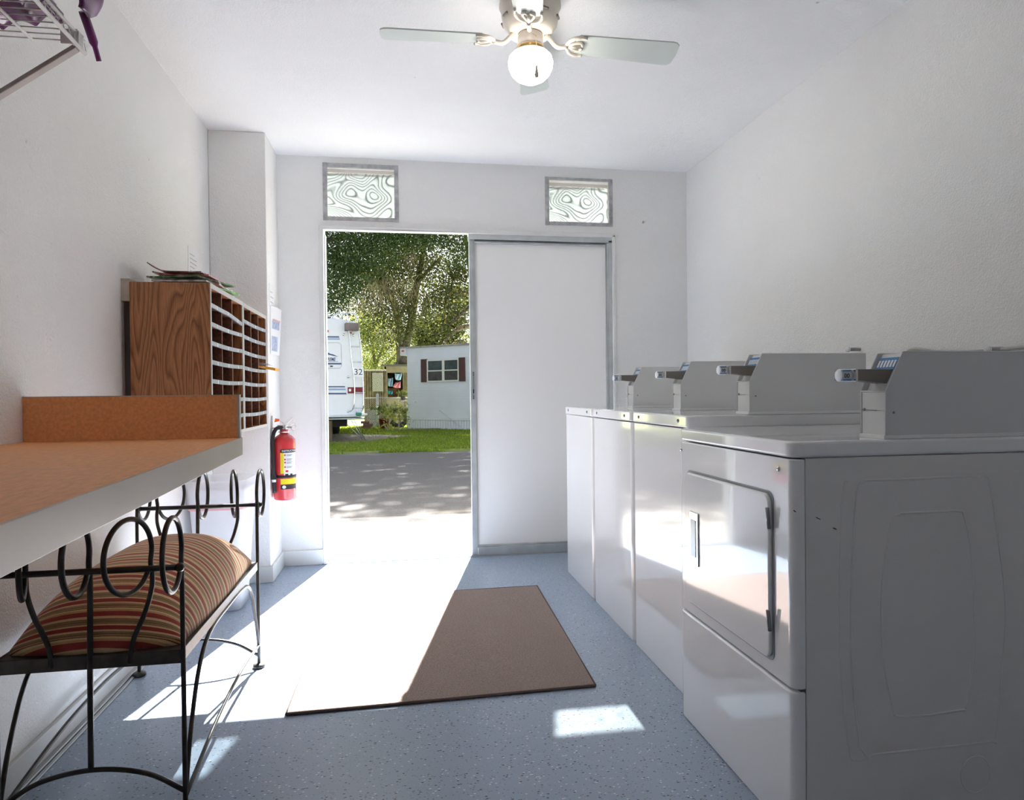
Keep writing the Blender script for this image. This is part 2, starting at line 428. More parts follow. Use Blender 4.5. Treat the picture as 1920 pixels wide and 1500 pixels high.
# sliding door
door = tag(empty('door_1', ((D0+D1)/2, YB, 0)), kind='structure')
dx = (D0+D1)/2
def loc(mb, o):
    mb.v = [(x-o[0], y-o[1], z-o[2]) for x, y, z in mb.v]; return mb
do = (dx, YB, 0)
cz_ = MB()
cz_.box(D0-.012, D0+.014, YB-.012, YB+T, 0, DH+.004).box(D1-.006, D1+.012, YB-.012, YB+T, 0, DH+.004).box(D0-.012, .43, YB-.012, YB+.035, DH-.012, DH+.012).box(.43, D1+.012, YB-.012, YB+T, DH-.012, DH+.012)
loc(cz_, do).build('door_casing', M['trim'], door, .003)
fr = MB()
for k in range(3):
    fr.box(.43, D1-.006, YB+.004+k*.03, YB+.012+k*.03, DH-.045, DH-.012)
fr.box(.43, D1-.006, YB+.012, YB+T-.01, DH-.022, DH-.012)
for k in range(3):
    fr.box(D1-.030, D1-.006, YB+.004+k*.03, YB+.012+k*.03, 0, DH-.03)
fr.box(D1-.016, D1-.006, YB+.012, YB+T-.01, 0, DH-.03)
fr.box(D0+.014, D0+.020, YB+.03, YB+.10, 0, DH-.03)
loc(fr, do).build('track_frame', M['alu'], door, .0015)
st = MB().box(.432, .468, YB+.014, YB+.05, .004, DH-.045).box(1.325, 1.345, YB+.014, YB+.05, .004, DH-.045)
st.box(.468, 1.325, YB+.014, YB+.05, 1.975, DH-.045).box(.468, 1.325, YB+.010, YB+.05, .004, .055).box(.468, 1.325, YB+.02, YB+.046, .055, .068)
pnl = loc(st, do).build('sliding_panel_frame', M['alu'], door, .003)
loc(MB().box(.468, 1.325, YB+.030, YB+.036, .066, 1.977), do).build('sliding_panel_film', M['film_panel'], pnl)
hd = MB().box(.443, .457, YB+.004, YB+.016, .99, 1.168)
hp = loc(hd, do).build('door_handle', M['steel'], pnl, .002)
sc = MB()
for z in (1.0, 1.012, 1.145, 1.158): sc.lathe([(0, -.0), (.0035, 0), (.003, -.002), (0, -.003)], (.450, YB+.004, z), 10, axis='Y')
sc.box(.447, .453, YB+.001, YB+.006, 1.03, 1.055)
pieces(loc(sc, do), 'handle_screw', M['black'], hp)

def window(name, W, side):
    x0, x1, z0, z1 = W; o = (((x0+x1)/2), YB, z0)
    root = tag(empty(name, o), kind='structure')
    f = MB(); t_ = .022
    rnd = random.Random(name)
    for (a, b, c, d) in ((x0-.004, x0+t_, z0-.012, z1+.012), (x1-t_*(.9), x1+.006, z0-.012, z1+.012), (x0+t_, x1-t_*.9, z0-.011, z0+.012), (x0+t_, x1-t_*.9, z1-.014 if side else z1-.006, z1+.011)):
        f.box(a, b, YB-.007, YB+.012, c, d)
    loc(f, o).build('window_frame', plain('putty_grey', (.40, .40, .41), .7, var=.25, scale=25, bmp=.5, bscale=60), root, .002)
    r = MB().box(x0, x1, YB+.01, YB+T, z1-.006, z1-.001).box(x1-.004, x1-.001, YB+.01, YB+T, z0, z1).box(x0+.001, x0+.004, YB+.01, YB+T, z0, z1).box(x0, x1, YB+.01, YB+T, z0+.001, z0+.004)
    r.box(x0+.02, x1-.02, YB+T-.03, YB+T-.005, z1-.025, z1-.005)
    loc(r, o).build('window_reveal', plain('pinkish_white_reveal', (.80, .76, .73), .7), root)
    loc(MB().box(x0+.004, x1-.004, YB+T-.022, YB+T-.019, z0+.004, z1-.006), o).build('pane', M['pane'], root)
window('window_1', W1, True); window('window_2', W2, False)

# =================================================================== CEILING FAN
FC = Vector((.475, 2.42, ZC))
fan = tag(empty('ceiling_fan', FC), 'cream ceiling fan with four pale blades and a lit round globe', 'ceiling fan')
zb = -.172
h_ = MB().lathe([(0, 0), (.085, 0), (.092, -.012), (.108, -.018), (.112, -.055), (.104, -.062), (.104, -.085), (.098, -.118), (.082, -.136), (.078, -.150), (.052, -.152), (0, -.152)], n=48)
hous = h_.build('motor_housing', M['fan_white'], fan)
sl_ = MB()
for k in range(8):
    a = 2*PI*k/8+.35; c, s_ = math.cos(a), math.sin(a)
    pts = [(.1025*math.cos(a+d), .1025*math.sin(a+d), -.104) for d in (-.13, -.065, 0, .065, .13)]
    sl_.tube(pts, .0045, 8)
pieces(sl_, 'vent_slot', plain('vent_dark', (.22, .20, .19), .7), hous)
MB().lathe([(0, -.150), (.040, -.150), (.046, -.158), (.047, -.196), (.043, -.202), (0, -.202)], n=36).build('switch_housing', plain('switch_cup', (.62, .57, .55), .3), fan)
MB().lathe([(.046, -.198), (.052, -.204), (.054, -.214), (.047, -.220)], n=36).build('globe_fitter', M['brass'], fan)
gl = [(0.0, -.330), (.014, -.329), (.030, -.322), (.055, -.308), (.070, -.292), (.079, -.270), (.081, -.252), (.077, -.236), (.066, -.224), (.050, -.216), (.03, -.213), (0, -.213)]
MB().lathe(gl, n=48).build('globe_shade', M['globe'], fan)
ch = empty('x'); bpy.data.objects.remove(ch)
chain = MB(); cx_, cy_ = -.0, -.052
for k in range(26): chain.lathe([(0, -.0018), (.0017, 0), (0, .0018)], (cx_+.004, cy_-.036, -.200-.004*k), 6)
chain.tube([(cx_, cy_+.006, -.172), (cx_+.003, cy_-.030, -.196), (cx_+.004, cy_-.036, -.205)], .0012, 6)
cho = chain.build('pull_chain', M['brass'], fan)
MB().lathe([(0, 0), (.0035, -.003), (.004, -.015), (.0075, -.034), (.006, -.042), (0, -.044)], (cx_+.004, cy_-.036, -.302), 12).build('chain_pull', plain('wooden_pull', (.62, .52, .42), .5), cho)
FAN_ROT = math.radians(-4.0)
arms0 = None
for k in range(4):
    e = empty('blade_assembly')if False else None
    a = math.radians((-2.5, 77, 177.5, 257)[k]); droop = math.radians((2.6, -4.0, .3, 0)[k]); blen = (.545, .510, .535, .545)[k]
    R = Matrix.Rotation(a, 4, 'Z')@Matrix.Rotation(droop, 4, 'Y')@Matrix.Rotation(math.radians(-11), 4, 'X')
    Rz = Matrix.Translation((0, 0, zb))@Matrix.Rotation(a, 4, 'Z')@Matrix.Rotation(droop, 4, 'Y')@Matrix.Translation((0, 0, -zb))
    # blade: rounded plank along local +X
    r0, r1, w0, w1 = .175, blen, .050, .062
    out = []
    for t in range(7):
        u = -PI/2+PI*t/6
    prof = [(r0, -w0), (r1-.03, -w1)]
    for t in range(7):
        an = -PI/2+PI*t/6; prof.append((r1-.03+.03*math.cos(an), (w1-.03)*(-1 if an < 0 else 1)*(1 if abs(an) > .01 else 0)+.03*math.sin(an)))
    prof += [(r1-.03, w1), (r0, w0), (r0-.012, .02), (r0-.012, -.02)]
    mb = MB().prism(prof, zb-.0028, zb+.0028, 'Z')
    mb.v = [tuple((Matrix.Translation((0, 0, zb))@R@Matrix.Translation((0, 0, -zb)))@Vector(v)) for v in mb.v]
    bl = mb.build('blade', M['blade'], fan, .0015)
    # ornate arm
    ar = MB()
    A = lambda x, y, z: tuple(Rz@Vector((x, y, z)))
    ar.tube(spline([A(.055, 0, -.146), A(.075, 0, -.165), A(.100, 0, zb-.014), A(.135, 0, zb-.010)], 5), .0085, 10)
    for sg in (-1, 1):
        zz = lambda y: zb-.007+math.sin(math.radians(-11))*y
        ar.tube(spline([A(.130, 0, zz(0)), A(.150, .034*sg, zz(.034*sg)), A(.178, .046*sg, zz(.046*sg)), A(.200, .044*sg, zz(.044*sg))], 5), [.007]*10+[.005]*6, 8)
        ar.tube(spline([A(.135, 0, zz(0)), A(.160, .014*sg, zz(.014*sg)), A(.182, .020*sg, zz(.02*sg)), A(.192, .006*sg, zz(0))], 4), .0055, 8)
    ar.tube([A(.13, 0, zb-.010), A(.185, 0, zb-.008)], .0055, 8)
    ar.build('blade_arm', M['fan_white'], fan)
# =================================================================== MACHINES
def rounded_slab(mb, x0, x1, y0, y1, z0, z1, r): mb.prism(rrect(x0, x1, y0, y1, r, 5), z0, z1, 'Z'); return mb
def front_slab(mb, x0, x1, y0, y1, z0, z1, r):
    pts = [(x1, y1)]+[p for p in rrect(x0, x1+.5, y0, y1, r, 5) if p[0] < x0+r+1e-6]+[(x1, y0)]
    mb.prism(pts, z0, z1, 'Z'); return mb
def screw(mb, x, y, z):
    mb.lathe([(0, 0), (.0065, 0), (.0065, -.0015), (.004, -.004), (0, -.0045)], (x, y, z), 12, axis='X')
def washer(y0, y1, label):
    X0, X1, H = .932, 1.60, .949
    o = (X0, (y0+y1)/2, 0); root = tag(empty('washing_machine', o), label, 'washing machine', 'top loading washers along the right wall')
    g_ = .004
    b = MB(); rounded_slab(b, X0, X1, y0+g_, y1-g_, .0, H-.045, .022)
    loc(b, o).build('cabinet', M['enamel'], root, .003)
    t = MB(); rounded_slab(t, X0-.004, X1, y0+.002, y1-.002, H-.042, H, .024)
    loc(t, o).build('top_panel', M['enamel'], root, .007, 3)
    l = MB(); rounded_slab(l, X0+.05, X0+.17, y0+.06, y1-.06, H, H+.0015, .02)
    s = MB()
    for y in (y0+.085, y1-.085): screw(s, X0-.004, y, H-.020)
    pieces(loc(s, o), 'screw', M['screw'], root)
    return root
washer(2.106, 2.664, 'white glossy washing machine just beyond the near dryer')
washer(2.670, 3.248, 'white glossy washing machine second from the far end of the row')
washer(3.254, 3.815, 'white washing machine at the far end of the row by the sliding door')

DX, DY0, DY1, DH_ = .872, 1.418, 2.050, .913
dr = tag(empty('clothes_dryer', (DX, (DY0+DY1)/2, 0)), 'white front loading dryer nearest the camera, with a small square door', 'dryer')
o = (DX, (DY0+DY1)/2, 0)
# cabinet sides
b = MB().box(DX+.0332, DX+.70, DY0, DY1, .0, .874)
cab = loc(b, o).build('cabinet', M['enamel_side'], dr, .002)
rib = MB(); YY = DY0
def onside(px, py):
    d = ray(px, py); t = (YY-CAM.y)/d.y; P = CAM+d*t; return (P.x, YY, P.z)
outer = [(1577, 905), (1575, 1000), (1577, 1130), (1590, 1250), (1600, 1410)]
def loop(pts, r=.0035, closed=False):
    rib.tube(spline([onside(*p) for p in pts], 6), r, 6, caps=False)
loop([(1620, 902), (1632, 900), (1700, 898), (1830, 892), (1847, 893), (1856, 905), (1870, 1000), (1885, 1120), (1882, 1230), (1868, 1380), (1858, 1390), (1760, 1402), (1640, 1415), (1628, 1420), (1612, 1400)][:], .003)
loop([(1620, 902), (1610, 915), (1602, 990), (1596, 1120), (1598, 1250), (1612, 1400)], .003)
loop([(1590, 903), (1583, 912), (1577, 1000), (1574, 1120), (1577, 1250), (1592, 1405), (1605, 1425), (1625, 1422)], .0022)
loop([(1688, 963), (1672, 978), (1658, 1060), (1653, 1140), (1658, 1240), (1675, 1325), (1692, 1344), (1798, 1332), (1812, 1322), (1824, 1250), (1828, 1150), (1822, 1040), (1808, 968), (1796, 958), (1742, 960), (1688, 963)], .003)
cc = onside(1830, 1452); 
ring = [(cc[0]+.040*math.cos(a*PI/12), YY, cc[2]+.044*math.sin(a*PI/12)) for a in range(24)]
rib.tube(ring, .002, 6, closed=True)
rib.v = [(x, YY+(y-YY)*.55, z) for x, y, z in rib.v]
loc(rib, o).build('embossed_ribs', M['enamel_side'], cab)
sc_ = MB()
for (a, b_) in (((1488, 957), (1492, 960)), ((1503, 962), (1509, 965)), ((1530, 970), (1538, 974)), ((1562, 990), (1568, 992))):
    P, Q = onside(*a), onside(*b_); sc_.tube([P, Q], .0011, 5)
pieces(loc(sc_, o), 'scuff_mark', M['black'], cab)
# front shell wraps round the corners
f = MB(); front_slab(f, DX, DX+.032, DY0-.002, DY1+.001, .346, .872, .020)
loc(f, o).build('front_panel', M['enamel'], dr, .004)
f = MB(); front_slab(f, DX, DX+.032, DY0-.002, DY1+.001, .0, .340, .020)
loc(f, o).build('toe_panel', M['enamel'], dr, .006, 3)
f = MB(); rounded_slab(f, DX-.003, DX+.70, DY0-.004, DY1+.002, .875, DH_, .030)
loc(f, o).build('top_panel', M['enamel'], dr, .008, 3)
sm = MB().box(DX+.02, DX+.036, DY0+.003, DY1-.003, .003, .873); loc(sm, o).build('seam', M['seam'], dr)
# door (in the X plane)
dz0, dz1, dy0, dy1 = .385, .782, 1.500, 1.985
def plate_x(mb, y0, y1, z0, z1, r, xa, xb, n=6): mb.prism(rrect(y0, y1, z0, z1, r, n), xa, xb, 'X'); return mb
ds = MB(); plate_x(ds, dy0-.006, dy1+.006, dz0-.006, dz1+.006, .024, DX-.0015, DX+.002)
loc(ds, o).build('door_gap', plain('gap_grey', (.32, .34, .36), .5), dr)
dd = MB(); plate_x(dd, dy0, dy1, dz0, dz1, .026, DX-.011, DX+.001)
# gently bowed face
dpan = loc(dd, o).build('door', M['enamel'], dr, .007, 4)
hh = MB(); y_ = 1.915
hh.box(DX-.015, DX-.010, y_-.030, y_+.030, .510, .668)
hnd = loc(hh, o).build('door_handle', M['chrome'], dpan, .003)
hr = MB().box(DX-.0165, DX-.0145, y_-.016, y_+.018, .535, .645); loc(hr, o).build('handle_recess', plain('recess_grey', (.30, .32, .34), .3, .6), hnd, .001)
hg = MB()
for z0 in (.455, .700): hg.cyl((DX-.010, dy0-.001, z0), (DX-.015, dy0-.001, z0+.050), .0045, 12); 
pieces(loc(hg, o), 'hinge', M['screw'], dpan)
s = MB()
for y in (DY0+.055, DY1-.018): screw(s, DX, y, .845)
pieces(loc(s, o), 'screw', M['chrome'], dr)

# ------- coin vaults
def coin_box(x, y, z, label, dz=0, big=1.0, price=True):
    wd = .085
    root = tag(empty('coin_slide_box', (x, y+wd/2, z)), label, 'coin box', 'coin slide boxes on top of the machines')
    L = .43; h1, h2, sx = .112, .204, .046
    prof = [(0, .008), (L, .008), (L, h2), (sx, h2), (0, h1)]
    iprof = [(.0015, .008), (L, .008), (L, h2-.003), (sx+.012, h2-.003), (.012, h1-.002), (.0015, h1-.002)]
    MB().prism(iprof, -wd/2+.0025, wd/2-.0025, 'Y').build('housing', M['coin'], root, .001)
    for ys in (-wd/2, wd/2-.0022): MB().prism(prof, ys, ys+.0022, 'Y').build('side_plate', M['coin'], root, .0005)
    e = MB()  # pale sheet-metal edges round both side plates
    for ys in (-wd/2, wd/2):
        pts = [(0, ys, .008), (0, ys, h1), (sx, ys, h2), (L, ys, h2)]
        for a, b in zip(pts, pts[1:]): e.cyl(a, b, .0012, 6)
    e.cyl((-.0005, -wd/2, h1), (-.0005, wd/2, h1), .0014, 6)
    e.build('edge_trim', M['coin_edge'], root)
    MB().box(-.004, L, -wd/2-.001, wd/2+.001, 0, .009).build('base_flange', M['coin_edge'], root, .001)
    MB().box(-.001, .002, -wd/2+.03, wd/2-.004, .066, .067).box(.0, .0005, -wd/2+.002, wd/2-.002, .066, .0665).build('vault_door_line', M['seam'], root)
    MB().lathe([(0, -.001), (.004, -.001), (.004, .001)], (-.0, wd/2-.012, .068), 10, axis='X').build('lock', M['screw'], root)
    MB().lathe([(0, -.0005), (.0028, -.0005), (.0028, .001)], (.022, -wd/2, .062), 10, axis='Y').build('side_rivet', M['screw'], root)
    # slide
    zs = .148
    s1 = MB().prism([(-.055, zs-.010), (.040, zs-.020), (.040, zs+.016), (-.055, zs+.016)], -.020, .022, 'Y')
    sl = s1.build('coin_slide', M['slide_dark'], root, .0015)
    MB().prism([(-.062, zs-.013), (-.055, zs-.013), (-.055, zs+.017), (-.062, zs+.017)], -.024, .026, 'Y').build('slide_plate', M['chrome'], sl, .001)
    MB().lathe([(0, -.090), (.0135, -.090), (.0150, -.088), (.0150, -.066), (.013, -.062), (0, -.062)], (0, 0, zs+.002), 20, axis='X').build('slide_head', M['sticker_white'], sl)
    st = MB()
    for zz_ in (-.0125, .0095): st.box(-.089, -.067, -.0152, .0152, zs+.002+zz_, zs+.005+zz_)
    pieces(st, 'head_band', M['sticker_blue'], sl)
    if price:
        vs, fs = text_mesh('00', .0145, True); tm = MB()
        R = .0156
        tm.add([(-.078+vx, -R*math.cos(vy/R-.1), zs+.002+R*math.sin(vy/R-.1)) for vx, vy, vz in vs], fs); tm.build('price_digits', M['ink'], sl, weld=False)
    # instruction plate on the sloping face
    n = Vector((-(h2-h1), 0, sx)).normalized(); d = Vector((sx, 0, h2-h1)).normalized()
    p0 = Vector((.010, 0, h1-.002))
    def quad(mb, t0, t1, y0, y1, off):
        P = [p0+d*t0+n*off+Vector((0, y0, 0)), p0+d*t0+n*off+Vector((0, y1, 0)), p0+d*t1+n*off+Vector((0, y1, 0)), p0+d*t1+n*off+Vector((0, y0, 0))]
        Q = [q-n*.0015 for q in P]; mb.add(P+Q, [(0, 1, 2, 3), (7, 6, 5, 4), (0, 4, 5, 1), (1, 5, 6, 2), (2, 6, 7, 3), (3, 7, 4, 0)])
    a = MB(); quad(a, .058, .090, -.030, .036, .0035); pl = a.build('instruction_plate', M['sticker_blue'], root)
    b = MB()
    for k in range(6): quad(b, .064, .082, -.027+k*.0105, -.021+k*.0105, .0045)
    b.build('plate_lettering', M['sticker_white'], pl)
    return root
coin_box(1.110, 1.420, .913, 'grey coin slide box on top of the near dryer')
coin_box(1.145, 2.108, .949, 'grey coin slide box on the washer nearest the dryer')
coin_box(1.145, 2.672, .949, 'grey coin slide box on the middle of the three washers')
coin_box(1.145, 3.256, .949, 'grey coin slide box on the farthest washer, by the door frame')
# taps and cord on the wall behind the machines
def onplane(ax, v, px, py):
    d = ray(px, py); t = (v-CAM[ax])/d[ax]; return CAM+d*t
pts = [onplane(0, XR-.012, px, py) for px, py in ((1690, 668), (1712, 655), (1760, 659), (1820, 660), (1870, 656), (1960, 652), (2010, 690))]
tag(MB().tube(spline(pts, 6), .006, 8).build('wall_cable', plain('grey_cable', (.45, .45, .42), .6)), 'grey cable drooping along the right wall behind the near dryer', 'cable')
for i, (px, lab) in enumerate(((1612, 'white hose valve on the wall behind the washer nearest the dryer'), (1880, 'white hose valve on the wall above the near dryer box'))):
    P = onplane(0, XR, px, 655)
    r_ = tag(empty('hose_valve', P), lab, 'valve', 'hose valves on the right wall')
    MB().lathe([(0, -.05), (.008, -.05), (.008, 0)], (0, 0, 0), 14, axis='X').build('valve_body', M['steel'], r_)
    MB().lathe([(0, -.060), (.012, -.058), (.012, -.050), (0, -.048)], (0, 0, 0), 18, axis='X').build('valve_knob', M['trim'], r_)

# =================================================================== RUG
rc = [(-.376, 2.262), (.656, 2.288), (.697, 3.522), (-.350, 3.512)]
rg = tag(empty('floor_mat', (.15, 2.9, 0)), 'brown rectangular doormat rug half in sunlight on the floor', 'rug')
def grid_mat():
    mb = MB(); n = 24; rnd = random.Random(3)
    vs = []
    for j in range(n+1):
        for i in range(n+1):
            u, v = i/n, j/n
            x = (rc[0][0]*(1-u)+rc[1][0]*u)*(1-v)+(rc[3][0]*(1-u)+rc[2][0]*u)*v
            y = (rc[0][1]*(1-u)+rc[1][1]*u)*(1-v)+(rc[3][1]*(1-u)+rc[2][1]*u)*v
            vs.append((x-.15, y-2.9, .0100+.0008*math.sin(7*u+2*v)*math.sin(5*v)))
    fs = [(j*(n+1)+i, j*(n+1)+i+1, (j+1)*(n+1)+i+1, (j+1)*(n+1)+i) for j in range(n) for i in range(n)]
    mb.add(vs, fs, 0, True); return mb
mb = grid_mat()
mb.build('pile', M['rug'], rg)
mb = MB(); cs = [(x-.15, y-2.9) for x, y in rc]
mb.prism(cs, .0005, .0078, 'Z')
for a, b in zip(cs, cs[1:]+cs[:1]): mb.cyl((*a, .006), (*b, .006), .0052, 8)
mb.build('bound_edge', M['rug_edge'], rg)

# =================================================================== FOLDING TABLE
tb = tag(empty('folding_counter', (XL, 1.2, .9)), 'orange brown laminate counter fixed to the left wall', 'counter')
o = (XL, 1.2, .9)
def counter(z0, z1, i=0):
    return [(XL+.001, .15), (-.345+i, .15), (-.4545+i, 2.059), (XL+.001, 2.059)]
mb = MB().prism([(x, y) for x, y in counter(0, 0, -.004)], .862, .910, 'Z'); loc(mb, o).build('counter_top', M['table'], tb)
mb = MB().prism([(-.349, .15), (-.343, .15), (-.4525, 2.0595), (-.4585, 2.0595)], .860, .9102, 'Z'); loc(mb, o).build('edge_strip', M['edge_band'], tb, .001)
mb = MB().box(XL+.001, -.462, 2.040, 2.058, .9105, 1.031); bs = loc(mb, o).build('end_board', M['table'], tb)
mb = MB().box(XL+.001, -.455, 2.0395, 2.0585, 1.031, 1.0335).box(-.462, -.4555, 2.039, 2.0585, .9105, 1.0325); loc(mb, o).build('end_board_edging', M['molding'], bs)
mb = MB()
for y in (.45, 1.15, 1.85): mb.prism([(XL+.002, .860), (-.62, .860), (-.62, .845), (XL+.03, .60), (XL+.002, .60)], y-.012, y+.012, 'Y')
pieces(loc(mb, o), 'wall_bracket', M['trim'], tb)

# =================================================================== BENCH
bn = tag(empty('iron_bench', (-.75, 2.24, 0)), 'black wrought iron bench with curled arms and a striped red and tan cushion', 'bench')
o = (-.75, 2.24, 0); RR = .0062
XF, XB_, Y0, Y1 = -.544, -.966, 1.800, 2.690
def loopdir(x, y, ydir, dxl, z=.0, r=RR):
    """curl that rises from (x,y,.60) and rolls outward by (dxl, .14*ydir)"""
    pts = []
    for t in range(0, 15):
        a = -.35+t*(2*PI*.965)/14      # start on the inner side
        k = (1-math.cos(a))/2          # 0..1 outward
        zz = .652+.088*math.sin(a)
        pts.append((x+dxl*k, y+.14*ydir*k, zz))
    return pts
def bench_end(y, yd, name):
    p = MB()
    for x in (XF, XB_):
        p.tube(spline([(x, y, .012), (x, y, .30), (x, y, .55)]+loopdir(x, y, yd, 0), 5), RR, 10)
    pieces(loc(p, o), 'post', M['iron'], bn)
    q = MB()
    xm = (XF+XB_)/2
    for sg in (-1, 1):
        xs = lambda v: xm+sg*v
        q.tube(spline([(xs(.088), y, .375), (xs(.096), y, .43), (xs(.125), y, .50), (xs(.140), y, .555), (xs(.142), y, .59)]+loopdir(xs(.142), y, yd, -sg*.055), 5), RR, 10)
    q.tube(spline([(xm-.005, y, .118), (xm-.003, y, .35), (xm, y, .57)]+loopdir(xm, y, yd, 0), 5), RR*1.1, 10)
    pieces(loc(q, o), 'scroll_rod', M['iron'], bn)
    r = MB(); yr = y+.030*yd
    r.cyl((XB_, yr, .612), (XF, yr, .612), .0078, 12)
    for x in (XB_, XF): r.lathe([(0, -.012), (.009, -.008), (.012, 0), (.009, .008), (0, .012)], (x+(.004 if x == XF else -.004), yr, .612), 14, axis='X')
    loc(r, o).build('arm_rail', M['iron'], bn)
    s = MB(); s.tube(spline([(XF, y, .045), (XF-.09, y, .098), (xm, y, .118), (XB_+.09, y, .098), (XB_, y, .045)], 6), RR, 10)
    loc(s, o).build('end_stretcher', M['iron'], bn)
bench_end(Y0, -1, 'a'); bench_end(Y1, 1, 'b')
for x in (XF, XB_):
    s = MB()
    s.tube(spline([(x, Y0, .03), (x, Y0+.05, .17), (x, Y0+.13, .30), (x, Y0+.24, .362), (x, (Y0+Y1)/2, .372), (x, Y1-.24, .368), (x, Y1-.13, .33), (x, Y1-.05, .20), (x, Y1, .08)], 7), RR*.95, 10)
    loc(s, o).build('side_arch', M['iron'], bn)
    s = MB(); s.tube(spline([(x, Y0, .03), (x, Y0+.25, .075), (x, (Y0+Y1)/2, .095), (x, Y1-.25, .10), (x, Y1, .085)], 6), RR*.9, 10)
    loc(s, o).build('side_stretcher', M['iron'], bn)
for x in (XF, XB_):
    for y in (Y0, Y1):
        s = MB().lathe([(0, 0), (.021, 0), (.023, .004), (.021, .012), (.008, .016), (0, .016)], (x, y, 0), 18); loc(s, o).build('foot', M['iron_seat'], bn)
s = MB()
s.box(XB_, XF, Y0-.003, Y0+.003, .366, .400).box(XB_, XF, Y1-.003, Y1+.003, .366, .400).box(XF-.004, XF+.002, Y0, Y1, .372, .402).box(XB_-.002, XB_+.004, Y0, Y1, .372, .402)
s.box(XB_, XF, Y0, Y1, .3955, .4005)
loc(s, o).build('seat_frame', M['iron_seat'], bn, .001)
def cushion():
    mb = MB(); nx, ny = 28, 44; hx, hy = (XF-XB_)/2-.004, (Y1-Y0)/2-.006
    vs = []; fs = []
    def pt(u, v, top):
        # u,v in -1..1 ; squircle corners
        k = 1-.055*(u*u*v*v)
        ex = max(0, 1-abs(u)**2.6); ey = max(0, 1-abs(v)**3.2)
        z = .404+.010+(.158*(ex**.62)*(ey**.55)) if top else .404
        return (u*hx*k, v*hy*k, z)
    for j in range(ny+1):
        for i in range(nx+1):
            u = math.sin((i/nx*2-1)*PI/2); v = math.sin((j/ny*2-1)*PI/2)*.999
            vs.append(pt(u, v, True))
    for j in range(ny):
        for i in range(nx): a = j*(nx+1)+i; fs.append((a, a+1, a+nx+2, a+nx+1))
    n0 = len(vs)
    edge = [i for i in range(nx+1)]+[j*(nx+1)+nx for j in range(1, ny+1)]+[ny*(nx+1)+i for i in range(nx-1, -1, -1)]+[j*(nx+1) for j in range(ny-1, 0, -1)]
    for e in edge: vs.append((vs[e][0], vs[e][1], .401))
    L = len(edge)
    for k in range(L): fs.append((edge[k], n0+k, n0+(k+1) % L, edge[(k+1) % L]))
    fs.append([n0+k for k in range(L)])
    mb.add(vs, fs, 0, True); return mb
cm = cushion().build('cushion', M['cushion'], bn); cm.location = ((XF+XB_)/2+.75, (Y0+Y1)/2-2.24, 0)

# =================================================================== BIN
bi = tag(empty('waste_bin', (-.868, 3.52, 0)), 'white plastic bin with a clear bag liner and pink rim behind the bench', 'bin')
def tub(z0, z1, s0, s1, wx=.13, wy=.15, cap=True):
    mb = MB(); secs = []
    n = 6
    for k in range(n+1):
        t = k/n; s = s0+(s1-s0)*t; secs.append([(x*s, y*s, z0+(z1-z0)*t) for x, y in rrect(-wx, wx, -wy, wy, .045, 5)])
    vs = [p for q in secs for p in q]; L = len(secs[0]); fs = []
    for i in range(n):
        for k in range(L): fs.append((i*L+k, i*L+(k+1) % L, (i+1)*L+(k+1) % L, (i+1)*L+k))
    if cap: fs.append(list(reversed(range(L))))
    mb.add(vs, fs, 0, True); return mb
tub(.003, .585, .72, 1.0).build('body', M['bin'], bi)
tub(.492, .506, 1.012, 1.014, cap=False).build('rim_band', M['pink'], bi)
tub(.50, .63, 1.02, 1.04, cap=False).build('bag_liner', M['liner'], bi)

# =================================================================== FIRE EXTINGUISHER
EX, EY, EZ = XP+.066, 3.985, .445
ex = tag(empty('fire_extinguisher', (EX, EY, EZ)), 'red fire extinguisher hung on the pillar beside the doorway', 'fire extinguisher')
R0 = .060
MB().lathe([(0, 0), (.055, 0), (R0, .008), (R0, .315), (.058, .338), (.044, .355), (.026, .366), (.023, .372), (.023, .392), (0, .392)], n=36).build('cylinder', M['red'], ex)
MB().lathe([(.026, .374), (.031, .376), (.031, .381), (.026, .383)], n=24).build('neck_ring', M['chrome'], ex)
v_ = MB().lathe([(0, .390), (.017, .390), (.019, .400), (.019, .418), (.012, .424), (0, .424)], n=18)
v_.box(-.035, .012, -.010, .010, .404, .418).box(.01, .045, -.007, .007, .400, .408)
valve = v_.build('valve', M['chrome'], ex, .001)
MB().prism([(-.004, .426), (.040, .462), (.050, .456), (.006, .412)], -.010, .010, 'Y').build('lever', M['trim'], valve)
rg_ = MB()
for kk, (c0, rr_) in enumerate((((.050, .410), .016), ((.056, .400), .014))):
    rg_.tube([(c0[0]+rr_*math.cos(a*PI/8), -.012+.006*kk, c0[1]+rr_*1.2*math.sin(a*PI/8)) for a in range(16)], .0012, 6, closed=True)
rg_.build('pull_pin', M['chrome'], valve)
MB().prism([(-.050, .434), (-.024, .440), (-.022, .452), (-.044, .456)], -.014, -.010, 'Y').tube([(-.024, -.012, .444), (0, -.012, .428)], .001, 5).build('inspection_tag', M['orange_tag'], valve)
hs = MB().tube(spline([(-.010, -.018, .404), (-.036, -.038, .398), (-.052, -.050, .350), (-.050, -.058, .24), (-.048, -.060, .13), (-.046, -.058, .045)], 7), .0105, 12)
hose = hs.build('hose', M['black'], ex)
MB().lathe([(.0118, 0), (.0118, .014)], (-.048, -.060, .105), 14).build('hose_band', M['sticker_white'], hose)
bk = MB().lathe([(R0+.001, .124), (R0+.002, .126), (R0+.002, .138), (R0+.001, .140)], n=36).box(-.0655, -.058, -.012, .012, .10, .16)
MB().box(-.0655, -.0625, -.014, .014, .33, .47).box(-.0625, -.022, -.006, .006, .398, .404).build('hanger', M['steel'], ex)
bk.box(-.062, -.034, -.064, -.034, .118, .146)
bk.build('wall_bracket', M['black'], ex)
